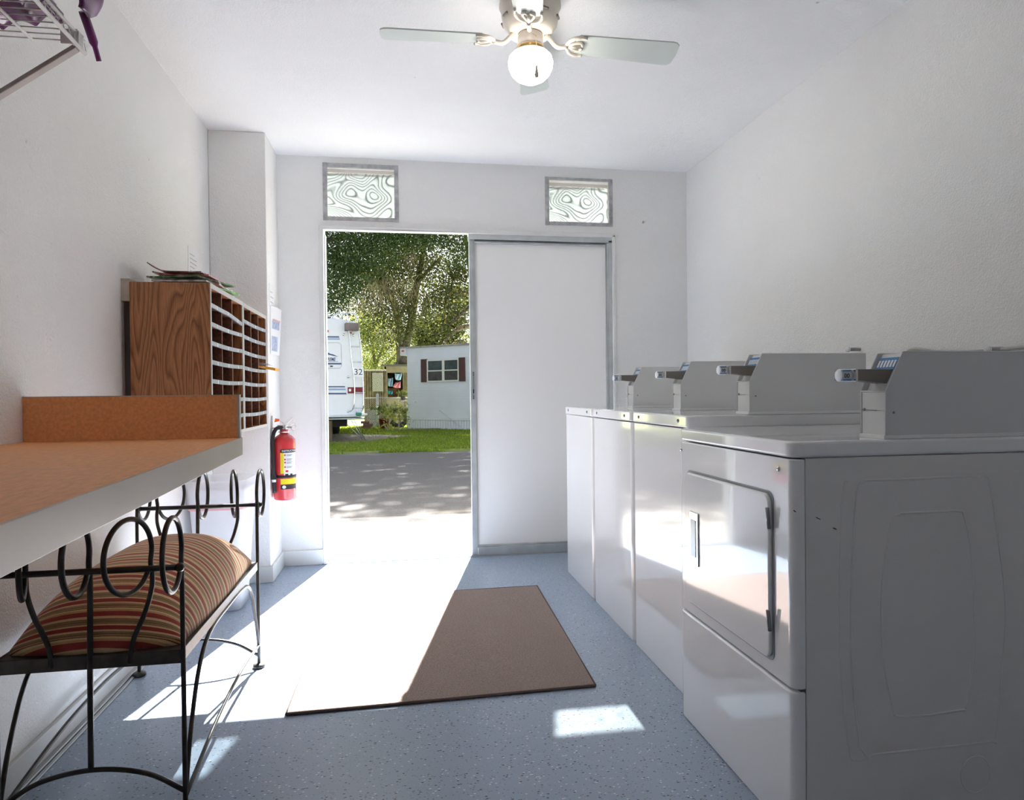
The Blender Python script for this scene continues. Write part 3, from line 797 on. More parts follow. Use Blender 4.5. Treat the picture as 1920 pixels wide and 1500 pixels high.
def wrap(a0, a1, z0, z1, off=.0006, n=12):
    vs = []; fs = []
    for i in range(n+1):
        a = a0+(a1-a0)*i/n
        for z in (z0, z1): vs.append(((R0+off)*math.cos(a), (R0+off)*math.sin(a), z))
    for i in range(n): fs.append((2*i, 2*i+2, 2*i+3, 2*i+1))
    return vs, fs
D = math.radians
lb = MB(); lb.add(*wrap(D(-102), D(-5), .265, .285, .0008)); lab = lb.build('label_header', M['ink'], ex, weld=False)
lb = MB(); lb.add(*wrap(D(-102), D(-84), .150, .265)); lb.add(*wrap(D(-102), D(-5), .090, .120)); lb.build('yellow_label', M['yellow'], ex, weld=False)
lb = MB(); lb.add(*wrap(D(-84), D(-5), .138, .265)); wl = lb.build('instruction_label', M['sticker_white'], ex, weld=False)
lb = MB(); lb.add(*wrap(D(-102), D(-5), .062, .088)); lb.build('label_footer', M['ink'], ex, weld=False)
def wraptext(body, size, ang, z, mat, parent, nm):
    vs, fs = text_mesh(body, size, True); mb = MB()
    mb.add([((R0+.0014)*math.cos(D(ang)+vx/R0), (R0+.0014)*math.sin(D(ang)+vx/R0), z+vy) for vx, vy, _ in vs], fs); mb.build(nm, mat, parent, weld=False)
wraptext('INSTRUCTIONS', .0135, -48, .275, M['sticker_white'], lab, 'header_lettering')
mb = MB(); mk = MB()
for z in (.252, .228, .211, .186):
    vs, fs = wrap(D(-82), D(-74), z-.004, z+.004, .0012, 3); mb.add(vs, fs)
    for q in range(2): mk.add(*wrap(D(-70), D(-38-6*q), z+.001-.006*q, z+.003-.006*q, .0012, 6))
mb.add(*wrap(D(-76), D(-62), .158, .168, .0012, 4)); mb.build('step_numbers', M['red'], wl, weld=False); mk.build('step_text', M['ink'], wl, weld=False)
mb = MB(); mb.add(*wrap(D(-78), D(-62), .139, .148, .0013, 3)); mb.add(*wrap(D(-52), D(-38), .139, .148, .0013, 3)); mb.build('pictograms', M['ink'], wl, weld=False)
mb = MB(); mb.add([((R0+.0012)*math.cos(D(-84)+.010*math.cos(t*PI/8)/R0), (R0+.0012)*math.sin(D(-84)+.010*math.cos(t*PI/8)/R0), .075+.009*math.sin(t*PI/8)) for t in range(16)], [list(range(16))])
mb.build('oval_badge', M['sticker_white'], ex, weld=False)

# =================================================================== MAIL SORTERS
def sorter(y0, y1, z0, z1, label, tilt=False):
    X0, X1 = -.985, -.705; o = (X0, y0, z0)
    root = tag(empty('mail_sorter', o), label, 'mail sorter', 'pigeonhole mail sorters on the left wall')
    th = .014; rows = 8; hh = (z1-z0-th)/rows
    loc(MB().box(X0, X1, y0, y0+th, z0, z1), o).build('side_panel', M['wood'], root, .001)
    loc(MB().box(X0, X1, y1-th, y1, z0, z1), o).build('side_panel', M['wood'], root, .001)
    loc(MB().box(X0, X1, y0+th, y1-th, z1-th, z1), o).build('top_panel', M['wood'], root)
    loc(MB().box(X0, X1, y0+th, y1-th, z0, z0+th), o).build('bottom_panel', M['wood'], root)
    loc(MB().box(X0, X0+.005, y0+th, y1-th, z0+th, z1-th), o).build('back_panel', M['hardboard'], root)
    e = MB().box(X1, X1+.003, y0, y0+th, z0, z1).box(X1, X1+.003, y1-th, y1, z0, z1).box(X1, X1+.003, y0+th, y1-th, z1-th-.004, z1).box(X1, X1+.003, y0+th, y1-th, z0, z0+th)
    loc(e, o).build('edge_molding', M['molding'], root)
    iw = (y1-y0-2*th)/3
    for k in (1, 2):
        yy = y0+th+iw*k; loc(MB().box(X0+.005, X1-.004, yy-.002, yy+.002, z0+th, z1-th).box(X1-.004, X1-.002, yy-.0022, yy+.0022, z0+th, z1-th, 1), o).build('divider', [M['hardboard'], M['hardboard_edge']], root)
    for r in range(1, rows):
        z = z1-th-r*hh+th/2
        sag = .0
        drop = .022 if (tilt and r == 1) else 0
        sh = MB()
        n = 6; vs = []; fs = []
        def zz(t): return z-.004*math.sin(PI*t)-(drop*max(0, (t-.5)*2)**1.2)
        for i in range(n+1):
            t = i/n; y = y0+th+t*(y1-y0-2*th)
            vs += [(X0+.005, y, zz(t)), (X1-.004, y, zz(t)), (X1-.004, y, zz(t)-.003), (X0+.005, y, zz(t)-.003)]
        for i in range(n):
            a = 4*i; b = a+4
            for q in range(4): fs.append((a+q, a+(q+1) % 4, b+(q+1) % 4, b+q))
        fs += [(3, 2, 1, 0), (4*n, 4*n+1, 4*n+2, 4*n+3)]
        sh.add(vs, fs); so_ = loc(sh, o).build('shelf', M['hardboard'], root)
        st = MB(); vs = []; fs = []
        for i in range(n+1):
            t = i/n; y = y0+th+t*(y1-y0-2*th); c = zz(t)
            vs += [(X1-.004, y, c+.006), (X1+.002, y, c+.006), (X1+.002, y, c-.010), (X1-.004, y, c-.010)]
        for i in range(n):
            a = 4*i; b = a+4
            for q in range(4): fs.append((a+q, a+(q+1) % 4, b+(q+1) % 4, b+q))
        fs += [(3, 2, 1, 0), (4*n, 4*n+1, 4*n+2, 4*n+3)]
        st.add(vs, fs); ls = loc(st, o).build('label_strip', M['label_strip'], so_)
        tb_ = MB()
        for k in (1, 2, 3):
            t = (k-.5)/3; y = y0+th+t*(y1-y0-2*th); c = zz(t); tb_.box(X1+.002, X1+.0028, y-.006, y+.002, c-.009, c+.005)
        pieces(loc(tb_, o), 'label_tab', M['sticker_white'], so_)
    return root
S1 = sorter(2.705, 3.238, .866, 1.455, 'oak look mail sorter with pigeonholes, nearer one, magazines on top', True)
S2 = sorter(3.242, 3.775, .866, 1.452, 'oak look mail sorter with pigeonholes, farther one beside the pillar')
tag(MB().box(XL, -.986, 2.715, 3.77, 1.385, 1.468).build('mounting_cleat', M['lightwood']), 'pale wooden cleat on the wall behind the mail sorters', 'cleat')
tag(MB().box(XL+.001, -.986, 2.74, 3.74, .88, 1.384).build('shadow_gap_filler', plain('shadow_gap_dark', (.10, .09, .08), .8)), 'dark filler standing for shade between the left wall and the mail sorters', 'board')  # dark slab painted as the shade in the gap behind the sorters
# magazines on top
rnd = random.Random(11)
mcol = [((.10, .015, .02), 'dark red'), ((.32, .05, .06), 'crimson'), ((.05, .16, .04), 'green'), ((.14, .13, .13), 'charcoal'), ((.45, .46, .46), 'pale grey'), ((.30, .04, .05), 'red'), ((.10, .30, .05), 'bright green'), ((.75, .70, .58), 'cream')]
mcol = list(reversed(mcol))
specs = [  # centre x, y, rot, curl, sizes
 (-.840, 2.930, 1.50, 0, .21, .28), (-.825, 2.925, 1.35, 0, .20, .27), (-.835, 2.930, 1.62, 0, .21, .27), (-.850, 2.915, 1.45, 0, .21, .28),
 (-.845, 2.925, 1.70, 0, .20, .26), (-.852, 2.900, 1.30, .0, .21, .28), (-.850, 2.900, 1.52, .01, .21, .27), (-.862, 2.86, 1.5, .05, .20, .25)]
zz0 = 1.4565
pos = ['at the bottom of the pile', 'second from the bottom of the pile', 'third from the bottom of the pile', 'fourth from the bottom of the pile', 'fourth from the top of the pile', 'third from the top of the pile', 'second from the top of the pile', 'topmost with a curled corner on the pile']
for i, (cx, cy, rot, curl, wx, wy) in enumerate(specs):
    col, nm = mcol[i]; mb = MB(); nn = 14; th = .0062 if i < 7 else .004
    vs = []; fs = []
    ca, sa = math.cos(rot+PI/2), math.sin(rot+PI/2)
    for j in range(nn+1):
        for ii in range(nn+1):
            u, v = ii/nn-.5, j/nn-.5
            x, y = u*wx, v*wy
            X = x*ca-y*sa; Y = x*sa+y*ca
            wave = .0015*math.sin(3*u+i)*math.cos(4*v+i*.7)+(.010 if u > .3 else 0)*(u-.3)*i*.2
            c_ = curl*max(0, (-(X)-.03)/.1)**2 if curl else 0
            vs.append((X, Y, max(0, wave)+c_))
    n1 = len(vs)
    vs += [(x, y, z+th) for x, y, z in vs]
    m_ = nn+1
    for j in range(nn):
        for ii in range(nn):
            a = j*m_+ii; fs.append((a, a+m_, a+m_+1, a+1)); fs.append((n1+a, n1+a+1, n1+a+m_+1, n1+a+m_))
    for k in range(nn):
        for a, b in ((k, k+1), (nn*m_+k+1, nn*m_+k), ((k+1)*m_, k*m_), (k*m_+nn, (k+1)*m_+nn)): fs.append((a, b, n1+b, n1+a))
    mb.add(vs, fs, 0, False)
    mt, nt_, b_ = new_mat('magazine_cover'); v = tc(nt_)
    c = ramp(nt_, noise(nt_, v, 22, 2), [(.40, col), (.5, tuple(min(1, x*2+.03) for x in col)), (.62, (.5, .5, .5)), (.70, col)])
    nt_.links.new(c, b_.inputs['Base Color']); b_.inputs['Roughness'].default_value = .3
    ob = mb.build('magazine', mt); ob.location = (cx+.015, cy+.06, zz0)
    tag(ob, nm+' magazine '+pos[i]+' on the nearer mail sorter', 'magazine', 'magazines piled on the mail sorter')
    zz0 += th+.0012

# papers in the far slots
def bent_paper(name, P, w_, l_, mat, label, curl=.01, rz=0, cat='paper', group=None, th=.0015, fold=0):
    mb = MB(); n = 8; vs = []; fs = []
    for i in range(n+1):
        t = i/n; x = t*l_; z = curl*math.sin(t*PI)-fold*t*t
        vs += [(x, -w_/2, z), (x, w_/2, z), (x, w_/2, z+th), (x, -w_/2, z+th)]
    for i in range(n):
        a = 4*i; b = a+4
        for q in range(4): fs.append((a+q, a+(q+1) % 4, b+(q+1) % 4, b+q))
    fs += [(3, 2, 1, 0), (4*n, 4*n+1, 4*n+2, 4*n+3)]
    mb.add(vs, fs); ob = mb.build(name, mat); ob.location = P; ob.rotation_euler = (0, 0, rz); return tag(ob, label, cat, group)
zr = .866+.007+4*(.586-.014)/8
bent_paper('envelope', (-.95, 3.675, zr+.012), .11, .27, M['paper'], 'white envelope sticking out of the far sorter under the blue one', .01, 0, 'envelope')
bent_paper('folder', (-.93, 3.68, zr+.0165), .10, .300, M['orange_paper'], 'orange folded leaflet sticking out of the far mail sorter', .008, -.04, 'leaflet', th=.013, fold=.02)
bent_paper('envelope', (-.95, 3.68, zr+.026), .11, .285, M['paper_grey'], 'blue grey envelope on the orange leaflet in the far sorter', .01, -.02, 'envelope')
bent_paper('envelope', (-.95, 3.682, zr+.032), .11, .28, M['paper'], 'white envelope topmost over the blue one in the far sorter', .012, .03, 'envelope')
tag(MB().box(-.90, -.8985, 3.15, 3.215, 1.238, 1.288).build('note', M['paper'], bevel=0), 'small torn note inside a pigeonhole of the nearer sorter', 'note')

# notices on walls
def notice(name, corners, n_, mat, label, cat='notice', lines=0, pic=False):
    P = [Vector(c) for c in corners]; nv = Vector(n_)
    c0 = sum(P, Vector())/4; mb = MB(); Q = [p-c0 for p in P]
    mb.add([q+nv*.0005 for q in Q]+[q+nv*.0018 for q in Q], [(3, 2, 1, 0), (4, 5, 6, 7), (0, 1, 5, 4), (1, 2, 6, 5), (2, 3, 7, 6), (3, 0, 4, 7)])
    r_ = tag(empty(name, c0), label, cat); mb.build('sheet', mat, r_)
    def B(u, v): return (Q[0]*(1-u)+Q[1]*u)*(1-v)+(Q[3]*(1-u)+Q[2]*u)*v
    if lines:
        l = MB()
        for k in range(lines):
            v = .12+.7*k/lines; a = [B(.15, v), B(.8 if k % 3 else .6, v), B(.8 if k % 3 else .6, v+.018), B(.15, v+.018)]
            l.add([x+nv*.0022 for x in a], [(0, 1, 2, 3)])
        l.build('printed_lines', plain('faint_print', (.5, .48, .5), .7), r_)
    if pic:
        for (u0, u1, v0, v1, mt) in ((.12, .85, .30, .47, 'paper_grey'), (.1, .72, .62, .93, 'paper_grey'), (.2, .9, .26, .30, 'pink')):
            l = MB(); l.add([x+nv*.0022 for x in (B(u0, v0), B(u1, v0), B(u1, v1), B(u0, v1))], [(0, 1, 2, 3)]); l.build('picture', M[mt], r_)
    return r_
notice('wall_notice', [(XL, 3.53, 1.765), (XL, 3.70, 1.765), (XL, 3.70, 1.50), (XL, 3.53, 1.50)], (1, 0, 0), M['paper'], 'white printed notice on the left wall above the mail sorters', lines=9)
notice('wall_notice', [(XP, 3.96, 1.655), (XP, 4.10, 1.655), (XP, 4.10, 1.33), (XP, 3.96, 1.33)], (1, 0, 0), M['paper'], 'plain white sheet high on the pillar side beside the doorway', lines=8)
notice('wall_flyer', [(XP+.002, 3.985, 1.535), (XP+.026, 4.19, 1.535), (XP+.018, 4.15, 1.262), (XP+.002, 3.965, 1.262)], (1, 0, 0), M['paper'], 'white flyer with blue picture, tilted, on the pillar side', 'flyer', pic=True)

# =================================================================== WIRE SHELF + CLOTH
SX, SY, SZ = -.72, 1.735, 1.86
ws = tag(empty('wire_shelf', (XL, 1.2, SZ)), 'white wire shelf high on the left wall', 'shelf')
o = (XL, 1.2, SZ)
mb = MB(); Ys = .2
for x, z, r in ((SX, SZ, .004), (SX+.002, SZ-.028, .0045), (-.83, SZ-.004, .0035), (-.95, SZ-.004, .0035), (XL+.006, SZ-.004, .0035)):
    mb.cyl((x, Ys, z), (x, SY, z), r, 8)
pieces(loc(mb, o), 'long_rod', M['wire_white'], ws)
mb = MB(); y = Ys
while y < SY: mb.tube([(XL+.004, y, SZ), (SX, y, SZ), (SX+.004, y, SZ-.028)], .0016, 5); y += .026
pieces(loc(mb, o), 'cross_wire', M['wire_white'], ws)
mb = MB().prism([(SX-.006, SZ-.030), (SX+.006, SZ-.030), (SX+.006, SZ+.004), (SX-.006, SZ+.004)], SY-.05, SY-.02, 'Y')
mb.box(SX-.03, SX+.006, SY-.048, SY-.044, SZ-.028, SZ+.002)
loc(mb, o).build('end_clip', M['wire_white'], ws)
mb = MB(); A = Vector((SX-.002, SY-.03, SZ-.034)); B = Vector((XL+.002, SY-.06, SZ-.270))
dv = (B-A); sv = Vector((0, .011, 0))
mb.add([A-sv, A+sv, A+sv+Vector((0, 0, .012)), A-sv+Vector((0, 0, .012)), B-sv, B+sv, B+sv+Vector((0, 0, .012)), B-sv+Vector((0, 0, .012))],
       [(0, 3, 2, 1), (4, 5, 6, 7), (0, 1, 5, 4), (1, 2, 6, 5), (2, 3, 7, 6), (3, 0, 4, 7)])
loc(mb, o).build('support_strut', M['strut'], ws, .002)
# purple cloth: folded on shelf, hanging at the end
def cloth():
    mb = MB(); n = 40; mm = 60; vs = []; fs = []
    for j in range(mm+1):
        for i in range(n+1):
            u, v = i/n, j/mm
            x = -.965+u*.235
            y = .9+v*(.84-.08*u)
            z = SZ+.004+.020*abs(math.sin(9*u+3*v))+.006*math.sin(14*v+6*u)
            if u < .06 or u > .94: z -= .02
            if False:
                d = y-SY; z -= d*.62*(.6+.6*u); y = SY+d*.5; x += .015*math.sin(20*u)
            vs.append((x, y, max(z, SZ+.003)))
    for j in range(mm):
        for i in range(n): a = j*(n+1)+i; fs.append((a, a+1, a+n+2, a+n+1))
    n1 = len(vs); vs += [(x, y, z+.02) for x, y, z in vs]; fs += [[k+n1 for k in reversed(f)] for f in fs]
    W = n+1
    for k in range(n): fs.append((k+1, k, k+n1, k+1+n1)); a = mm*W+k; fs.append((a, a+1, a+1+n1, a+n1))
    for j in range(mm): a = j*W; fs.append((a, a+W, a+W+n1, a+n1)); a = j*W+n; fs.append((a+W, a, a+n1, a+W+n1))
    mb.add(vs, fs, 0, True); return mb
ob = cloth().build('purple_cloth', M['slat_purple']); tag(ob, 'crumpled purple cloth lying on the high wire shelf', 'cloth')
def fold():
    mb = MB(); n = 16; vs = []; fs = []
    top = [onplane(0, -.69, px, py) for px, py in ((112, -30), (176, -40))]; bot = [onplane(0, -.665, px, py) for px, py in ((146, 14), (190, 31))]
    for j in range(n+1):
        for i in range(n+1):
            u, v = i/n, j/n; p = (top[0]*(1-u)+top[1]*u)*(1-v)+(bot[0]*(1-u)+bot[1]*u)*v
            vs.append((p.x+.018*math.sin(PI*v)+.010*math.sin(4*u+1)*v, p.y, p.z-.012*math.sin(PI*u)*v))
    m_ = n+1; n1 = len(vs); vs += [(x-.008, y, z+.002) for x, y, z in vs]
    for j in range(n):
        for i in range(n): a = j*m_+i; fs.append((a, a+1, a+m_+1, a+m_)); fs.append((n1+a, n1+a+m_, n1+a+m_+1, n1+a+1))
    for k in range(n):
        for a, b in ((k+1, k), (n*m_+k, n*m_+k+1), (k*m_, (k+1)*m_), ((k+1)*m_+n, k*m_+n)): fs.append((a, b, n1+b, n1+a))
    mb.add(vs, fs, 0, True); return mb
fold().build('hanging_fold', M['slat_purple'], ob)
mbt = MB().tube(spline([(-.705, SY-.04, SZ+.05), (-.700, SY+.0, SZ+.0), (-.697, SY+.02, SZ-.034)], 5), [.010]*6+[.006]*5, 8)
mbt.build('tie_strap', M['slat_purple'], ob)
#OUTDOORS
# =================================================================== OUTDOORS
import numpy as np
def gz(y): return -.03 if y < 12.5 else -.03-.0102*(y-12.5)
def ground(px, py):
    d = ray(px, py); lo, hi = 1.0, 400.0
    t = (-.03-CAM.z)/d.z
    P = CAM+d*t
    if P.y > 12.5:
        # z = -.03-.0102*(y-12.5)
        t = (-.03+.0102*12.5-CAM.z-.0102*CAM.y)/(d.z+.0102*d.y); P = CAM+d*t
    return P
def patch_mat(name, c0, c1, scale, rough=.9, bmp=.3, extra=None):
    mt, nt, b = new_mat(name); v = tc(nt)
    c = ramp(nt, noise(nt, v, scale, 6, .7), [(.35, c0), (.65, c1)])
    if extra:
        mx = N(nt, 'ShaderNodeMixRGB'); k = ramp(nt, noise(nt, tc(nt, (.6, 1.6, 1)), extra[1], 5, .65), [(extra[2], (0, 0, 0)), (extra[2]+.08, (1, 1, 1))])
        nt.links.new(k, mx.inputs[0]); nt.links.new(c, mx.inputs[1]); mx.inputs[2].default_value = (*extra[0], 1); c = mx.outputs[0]
    nt.links.new(c, b.inputs['Base Color']); b.inputs['Roughness'].default_value = rough; b.inputs['Specular IOR Level'].default_value = .15
    bump(nt, b, noise(nt, v, scale*4, 3), bmp, .01); return mt
M['apron'] = patch_mat('worn_concrete', (.30, .285, .26), (.40, .385, .36), 30, extra=((.12, .085, .06), 3.2, .57))
M['asphalt'] = patch_mat('grey_asphalt', (.12, .115, .11), (.185, .175, .165), 60, extra=((.27, .24, .20), .8, .60))
M['lawn'] = patch_mat('lawn_soil_and_turf', (.11, .16, .018), (.18, .25, .03), 5, extra=((.26, .22, .15), 1.3, .50))
M['gravel'] = patch_mat('sandy_gravel', (.22, .19, .15), (.36, .32, .26), 50)
struct(MB().box(-30, 30, YB+T, 5.92, -.2, -.02), 'concrete_apron', M['apron'])
struct(MB().box(-30, 30, 5.92, 12.46, -.2, -.028), 'asphalt_road', M['asphalt'])
mb = MB(); mb.add([(-60, 12.46, -.03), (60, 12.46, -.03), (60, 90, gz(90)), (-60, 90, gz(90)), (-60, 12.46, -.3), (60, 12.46, -.3), (60, 90, -1.2), (-60, 90, -1.2)], [(0, 1, 2, 3), (4, 7, 6, 5), (0, 4, 5, 1), (1, 5, 6, 2), (2, 6, 7, 3), (3, 7, 4, 0)])
struct(mb, 'lawn_ground', M['lawn'])
pp = [ground(*q) for q in ((560, 836), (640, 831), (690, 829), (730, 823), (775, 817), (700, 815), (640, 814), (560, 816))]
mb = MB(); mb.add([(p.x, p.y, p.z+.006) for p in pp]+[(p.x, p.y, p.z-.03) for p in pp], [list(range(8)), list(range(15, 7, -1))]+[(i, 8+i, 8+(i+1) % 8, (i+1) % 8) for i in range(8)])
struct(mb, 'gravel_strip', M['gravel'])

def leaf_mat(name, c0, c1, tr=.5, yellow=None):
    mt = bpy.data.materials.new(name); mt.use_nodes = True; nt = mt.node_tree; nt.nodes.clear()
    gm = N(nt, 'ShaderNodeNewGeometry')
    st = [(0, c0), (.8, c1)]+([(1, yellow)] if yellow else [])
    c = ramp(nt, gm.outputs['Random Per Island'], st)
    d = N(nt, 'ShaderNodeBsdfDiffuse'); t = N(nt, 'ShaderNodeBsdfTranslucent'); nt.links.new(c, d.inputs[0])
    hs = N(nt, 'ShaderNodeHueSaturation'); hs.inputs['Value'].default_value = 1.05; hs.inputs['Hue'].default_value = .485; nt.links.new(c, hs.inputs['Color']); nt.links.new(hs.outputs[0], t.inputs[0])
    mx = N(nt, 'ShaderNodeMixShader'); mx.inputs[0].default_value = tr; nt.links.new(d.outputs[0], mx.inputs[1]); nt.links.new(t.outputs[0], mx.inputs[2])
    gl = N(nt, 'ShaderNodeBsdfGlossy'); gl.inputs['Roughness'].default_value = .45; m2 = N(nt, 'ShaderNodeMixShader'); m2.inputs[0].default_value = .04
    nt.links.new(mx.outputs[0], m2.inputs[1]); nt.links.new(gl.outputs[0], m2.inputs[2])
    o = N(nt, 'ShaderNodeOutputMaterial'); nt.links.new(m2.outputs[0], o.inputs[0]); return mt
M['leaf_dark'] = leaf_mat('dark_oak_leaf', (.022, .055, .016), (.065, .12, .03), .35, (.13, .16, .03))
M['leaf_mid'] = leaf_mat('olive_oak_leaf', (.026, .038, .011), (.070, .088, .024), .33, (.22, .21, .03))
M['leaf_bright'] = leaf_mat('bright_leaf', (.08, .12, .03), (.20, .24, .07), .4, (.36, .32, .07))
M['leaf_yellow'] = leaf_mat('yellow_green_leaf', (.22, .30, .05), (.42, .46, .10), .45, (.55, .50, .14))
M['moss'] = leaf_mat('hanging_moss_grey', (.17, .15, .09), (.36, .32, .21), .4)
M['grass'] = leaf_mat('grass_blade', (.11, .20, .012), (.26, .37, .025), .45, (.42, .42, .05))
M['bark'] = plain('grey_brown_bark', (.105, .085, .065), .9, var=.4, scale=5, bmp=.7, bscale=14)

rng = np.random.default_rng(5)
def leaves(centers, size, aspect=.55, up=.3):
    """rhombic leaves at centres, random orientation -> vertex/face lists"""
    n = len(centers); a = rng.normal(size=(n, 3)); a /= np.linalg.norm(a, axis=1)[:, None]
    b = rng.normal(size=(n, 3)); b[:, 2] += up; b -= a*(a*b).sum(1)[:, None]; b /= np.linalg.norm(b, axis=1)[:, None]
    s = size*(.6+.8*rng.random(n))[:, None]
    v = np.stack([centers-a*s*.5, centers+b*s*aspect*.5, centers+a*s*.5, centers-b*s*aspect*.5], 1).reshape(-1, 3)
    return v
def quads_obj(name, v, mat, parent=None):
    n = len(v)//4; me = bpy.data.meshes.new(name)
    me.vertices.add(len(v)); me.vertices.foreach_set('co', v.astype(np.float32).ravel())
    me.loops.add(n*4); me.loops.foreach_set('vertex_index', np.arange(n*4, dtype=np.int32))
    me.polygons.add(n); me.polygons.foreach_set('loop_start', np.arange(0, n*4, 4, dtype=np.int32)); me.polygons.foreach_set('loop_total', np.full(n, 4, dtype=np.int32))
    me.materials.append(mat); me.update(calc_edges=True); me.validate()
    o = bpy.data.objects.new(name, me); C.objects.link(o)
    if parent: o.parent = parent
    return o
def blob_points(blobs, n, clump=.28, per=14):
    """leaf centres gathered in small sprays inside ellipsoid blobs"""
    vol = np.array([b[1]**2*b[2] if len(b) > 2 else b[1]**3 for b in blobs]); vol = vol**.8; k = rng.choice(len(blobs), size=n//per, p=vol/vol.sum()); out = []
    d = rng.normal(size=(len(k), 3)); d /= np.linalg.norm(d, axis=1)[:, None]; r = rng.random(len(k))**.42
    c = np.array([tuple(blobs[i][0]) for i in k]); R = np.array([[blobs[i][1], blobs[i][1], blobs[i][2] if len(blobs[i]) > 2 else blobs[i][1]] for i in k])
    cc = c+d*r[:, None]*R
    return (cc[:, None, :]+rng.normal(size=(len(k), per, 3))*clump*np.array([1, 1, .6])).reshape(-1, 3)
def tree(label, base, trunks, blobs, n, size, mat, moss=None, clump=.28, per=14, aspect=.55):
    B = Vector(base); root = tag(empty('oak_tree' if moss else 'tree', B), label, 'tree', 'trees beyond the mobile home')
    mb = MB()
    for pts, r0, r1 in trunks:
        P = spline([Vector(p)-B for p in pts], 5); L = len(P); mb.tube(P, [r0+(r1-r0)*i/(L-1) for i in range(L)], 9)
    mb.build('trunk', M['bark'], root, weld=False)
    c = blob_points(blobs, n, clump, per)-np.array(B)
    quads_obj('foliage', leaves(c, size, aspect), mat, root)
    if moss:
        vs = []
        for P, w_, h_, k in moss:
            for _ in range(int(k*1.6)):
                q = np.array(P-B)+rng.normal(size=3)*np.array([w_, w_, h_*.25]); L = h_*(.2+.7*rng.random()); x, y, z = q
                nseg = 4; dx = .008+.014*rng.random(); ph = rng.random()*6; an = rng.random()*PI
                for s_ in range(nseg):
                    z0 = z-L*s_/nseg; z1 = z-L*(s_+1)/nseg; a0 = .05*math.sin(ph+s_); a1 = .05*math.sin(ph+s_+1); w0 = dx*(1-s_/nseg*.7); w1 = dx*(1-(s_+1)/nseg*.9)
                    ca, sa = math.cos(an), math.sin(an)
                    vs += [(x+a0-w0*ca, y-w0*sa, z0), (x+a0+w0*ca, y+w0*sa, z0), (x+a1+w1*ca, y+w1*sa, z1), (x+a1-w1*ca, y-w1*sa, z1)]
        mo = quads_obj('hanging_moss', np.array(vs), M['moss'], root); tag(mo, kind='stuff')
    return root
A_ = at
# big oak in the middle, behind the home
yA = 28
tree('big oak with forked trunk and grey hanging moss behind the white home', (at(758, 800, yA).x, yA, gz(yA)),
     [([at(758, 812, yA), at(757, 690, yA), at(757, 650, yA)], .34, .30), ([at(757, 652, yA), at(748, 610, yA+.8), at(735, 560, yA+.8), at(700, 500, yA), at(660, 440, yA)], .2, .06),
      ([at(758, 655, yA), at(772, 600, yA+.8), at(780, 545, yA+.8), at(792, 480, yA+.5), at(800, 400, yA)], .2, .07), ([at(772, 600, yA), at(765, 560, yA), at(800, 510, yA), at(830, 480, yA)], .12, .05),
      ([at(745, 600, yA), at(770, 560, yA-.5), at(782, 548, yA-.5)], .08, .05), ([at(735, 560, yA-1), at(712, 530, yA-1), at(690, 525, yA-1)], .08, .03)],
     [(at(700, 575, yA), 1.1, .9), (at(735, 590, yA-.3), 1.2, 1.0), (at(757, 605, yA-.5), .9, .55), (at(760, 560, yA-.4), .8, .6), (at(745, 625, yA-.6), .6, .35), (at(690, 520, yA), 1.5, .9), (at(740, 530, yA+1), 1.5, .9), (at(770, 470, yA), 1.6, .9), (at(745, 490, yA-.5), 1.1, .8), (at(790, 520, yA+1), 1.0, .7), (at(720, 500, yA), 1.0, .8), (at(640, 560, yA), 1.2, .6), (at(815, 500, yA), 1.2, .8), (at(835, 560, yA), 1.1, .8),
      (at(725, 640, yA), .9, .5), (at(800, 600, yA), .7, .5), (at(760, 380, yA), 3.2, 1.8), (at(840, 300, yA), 4, 2.2), (at(680, 300, yA), 4, 2.2), (at(760, 180, yA), 5, 2.4)],
     120000, .10, M['leaf_mid'], [(at(698, 535, yA-1), .5, .8, 110), (at(690, 565, yA-1), .4, .7, 70), (at(715, 520, yA-1), .35, .7, 50), (at(768, 465, yA-1), .2, .9, 45), (at(765, 530, yA-1), .25, .6, 25), (at(738, 545, yA-1), .6, .7, 60), (at(860, 455, yA-1), .25, .6, 30), (at(725, 570, yA-1), .4, .7, 40), (at(730, 620, yA-1), .25, .7, 20)], clump=.30)
# dense near canopy, upper left
yB = 20.5
tree('dark green oak canopy hanging over the camper at upper left', (-6.5, 21, gz(21)),
     [([(-6.5, 21, gz(21)), (-6.3, 21, 2.2), (-5.2, 20.8, 4.2), (-2.8, 20.6, 6.6), (0, 20.5, 8.4), (2.6, 20.5, 9.2)], .5, .12), ([(-5.2, 20.8, 4.2), (-3.6, 20.4, 5.2), (-1.4, 20.3, 5.6)], .2, .05)],
     [(at(628, 450, yB), 1.25, .9), (at(670, 470, yB), 1.2, .8), (at(615, 520, yB), 1.0, .85), (at(650, 520, yB), .8, .7), (at(720, 445, yB), 1.1, .55), (at(775, 440, yB), 1.0, .5), (at(830, 440, yB), 1.0, .5), (at(612, 575, yB), .6, .4), (at(868, 470, yB), .6, .6),
      ((-1.5, 20.5, 7.5), 2.6, 1.1), ((2.0, 20.5, 7.8), 2.6, 1.1), ((-3.5, 20, 7.5), 2.5, 1.6)],
     105000, .068, M['leaf_dark'], clump=.17)
tree('unseen tall oak added so its high crown shades the road', (5.8, 20.2, gz(20.2)),  # out of view, added so its crown throws shade on the road
     [([(5.8, 20.2, gz(20.2)), (5.6, 20.3, 4), (4.6, 20.4, 8), (2.6, 20.5, 11)], .45, .12)],
     [((2.2, 20.5, 9.3), 2.6, 1.0), ((3.4, 20.8, 11.2), 2.8, 1.1), ((3.0, 20.5, 12.9), 2.4, .7), ((.4, 20.5, 10.6), 1.8, .9), ((.9, 20.5, 12.4), 1.6, .6), ((2.4, 20.5, 13.7), 2.0, .55)],
     13500, .21, M['leaf_mid'], clump=.30, per=16)
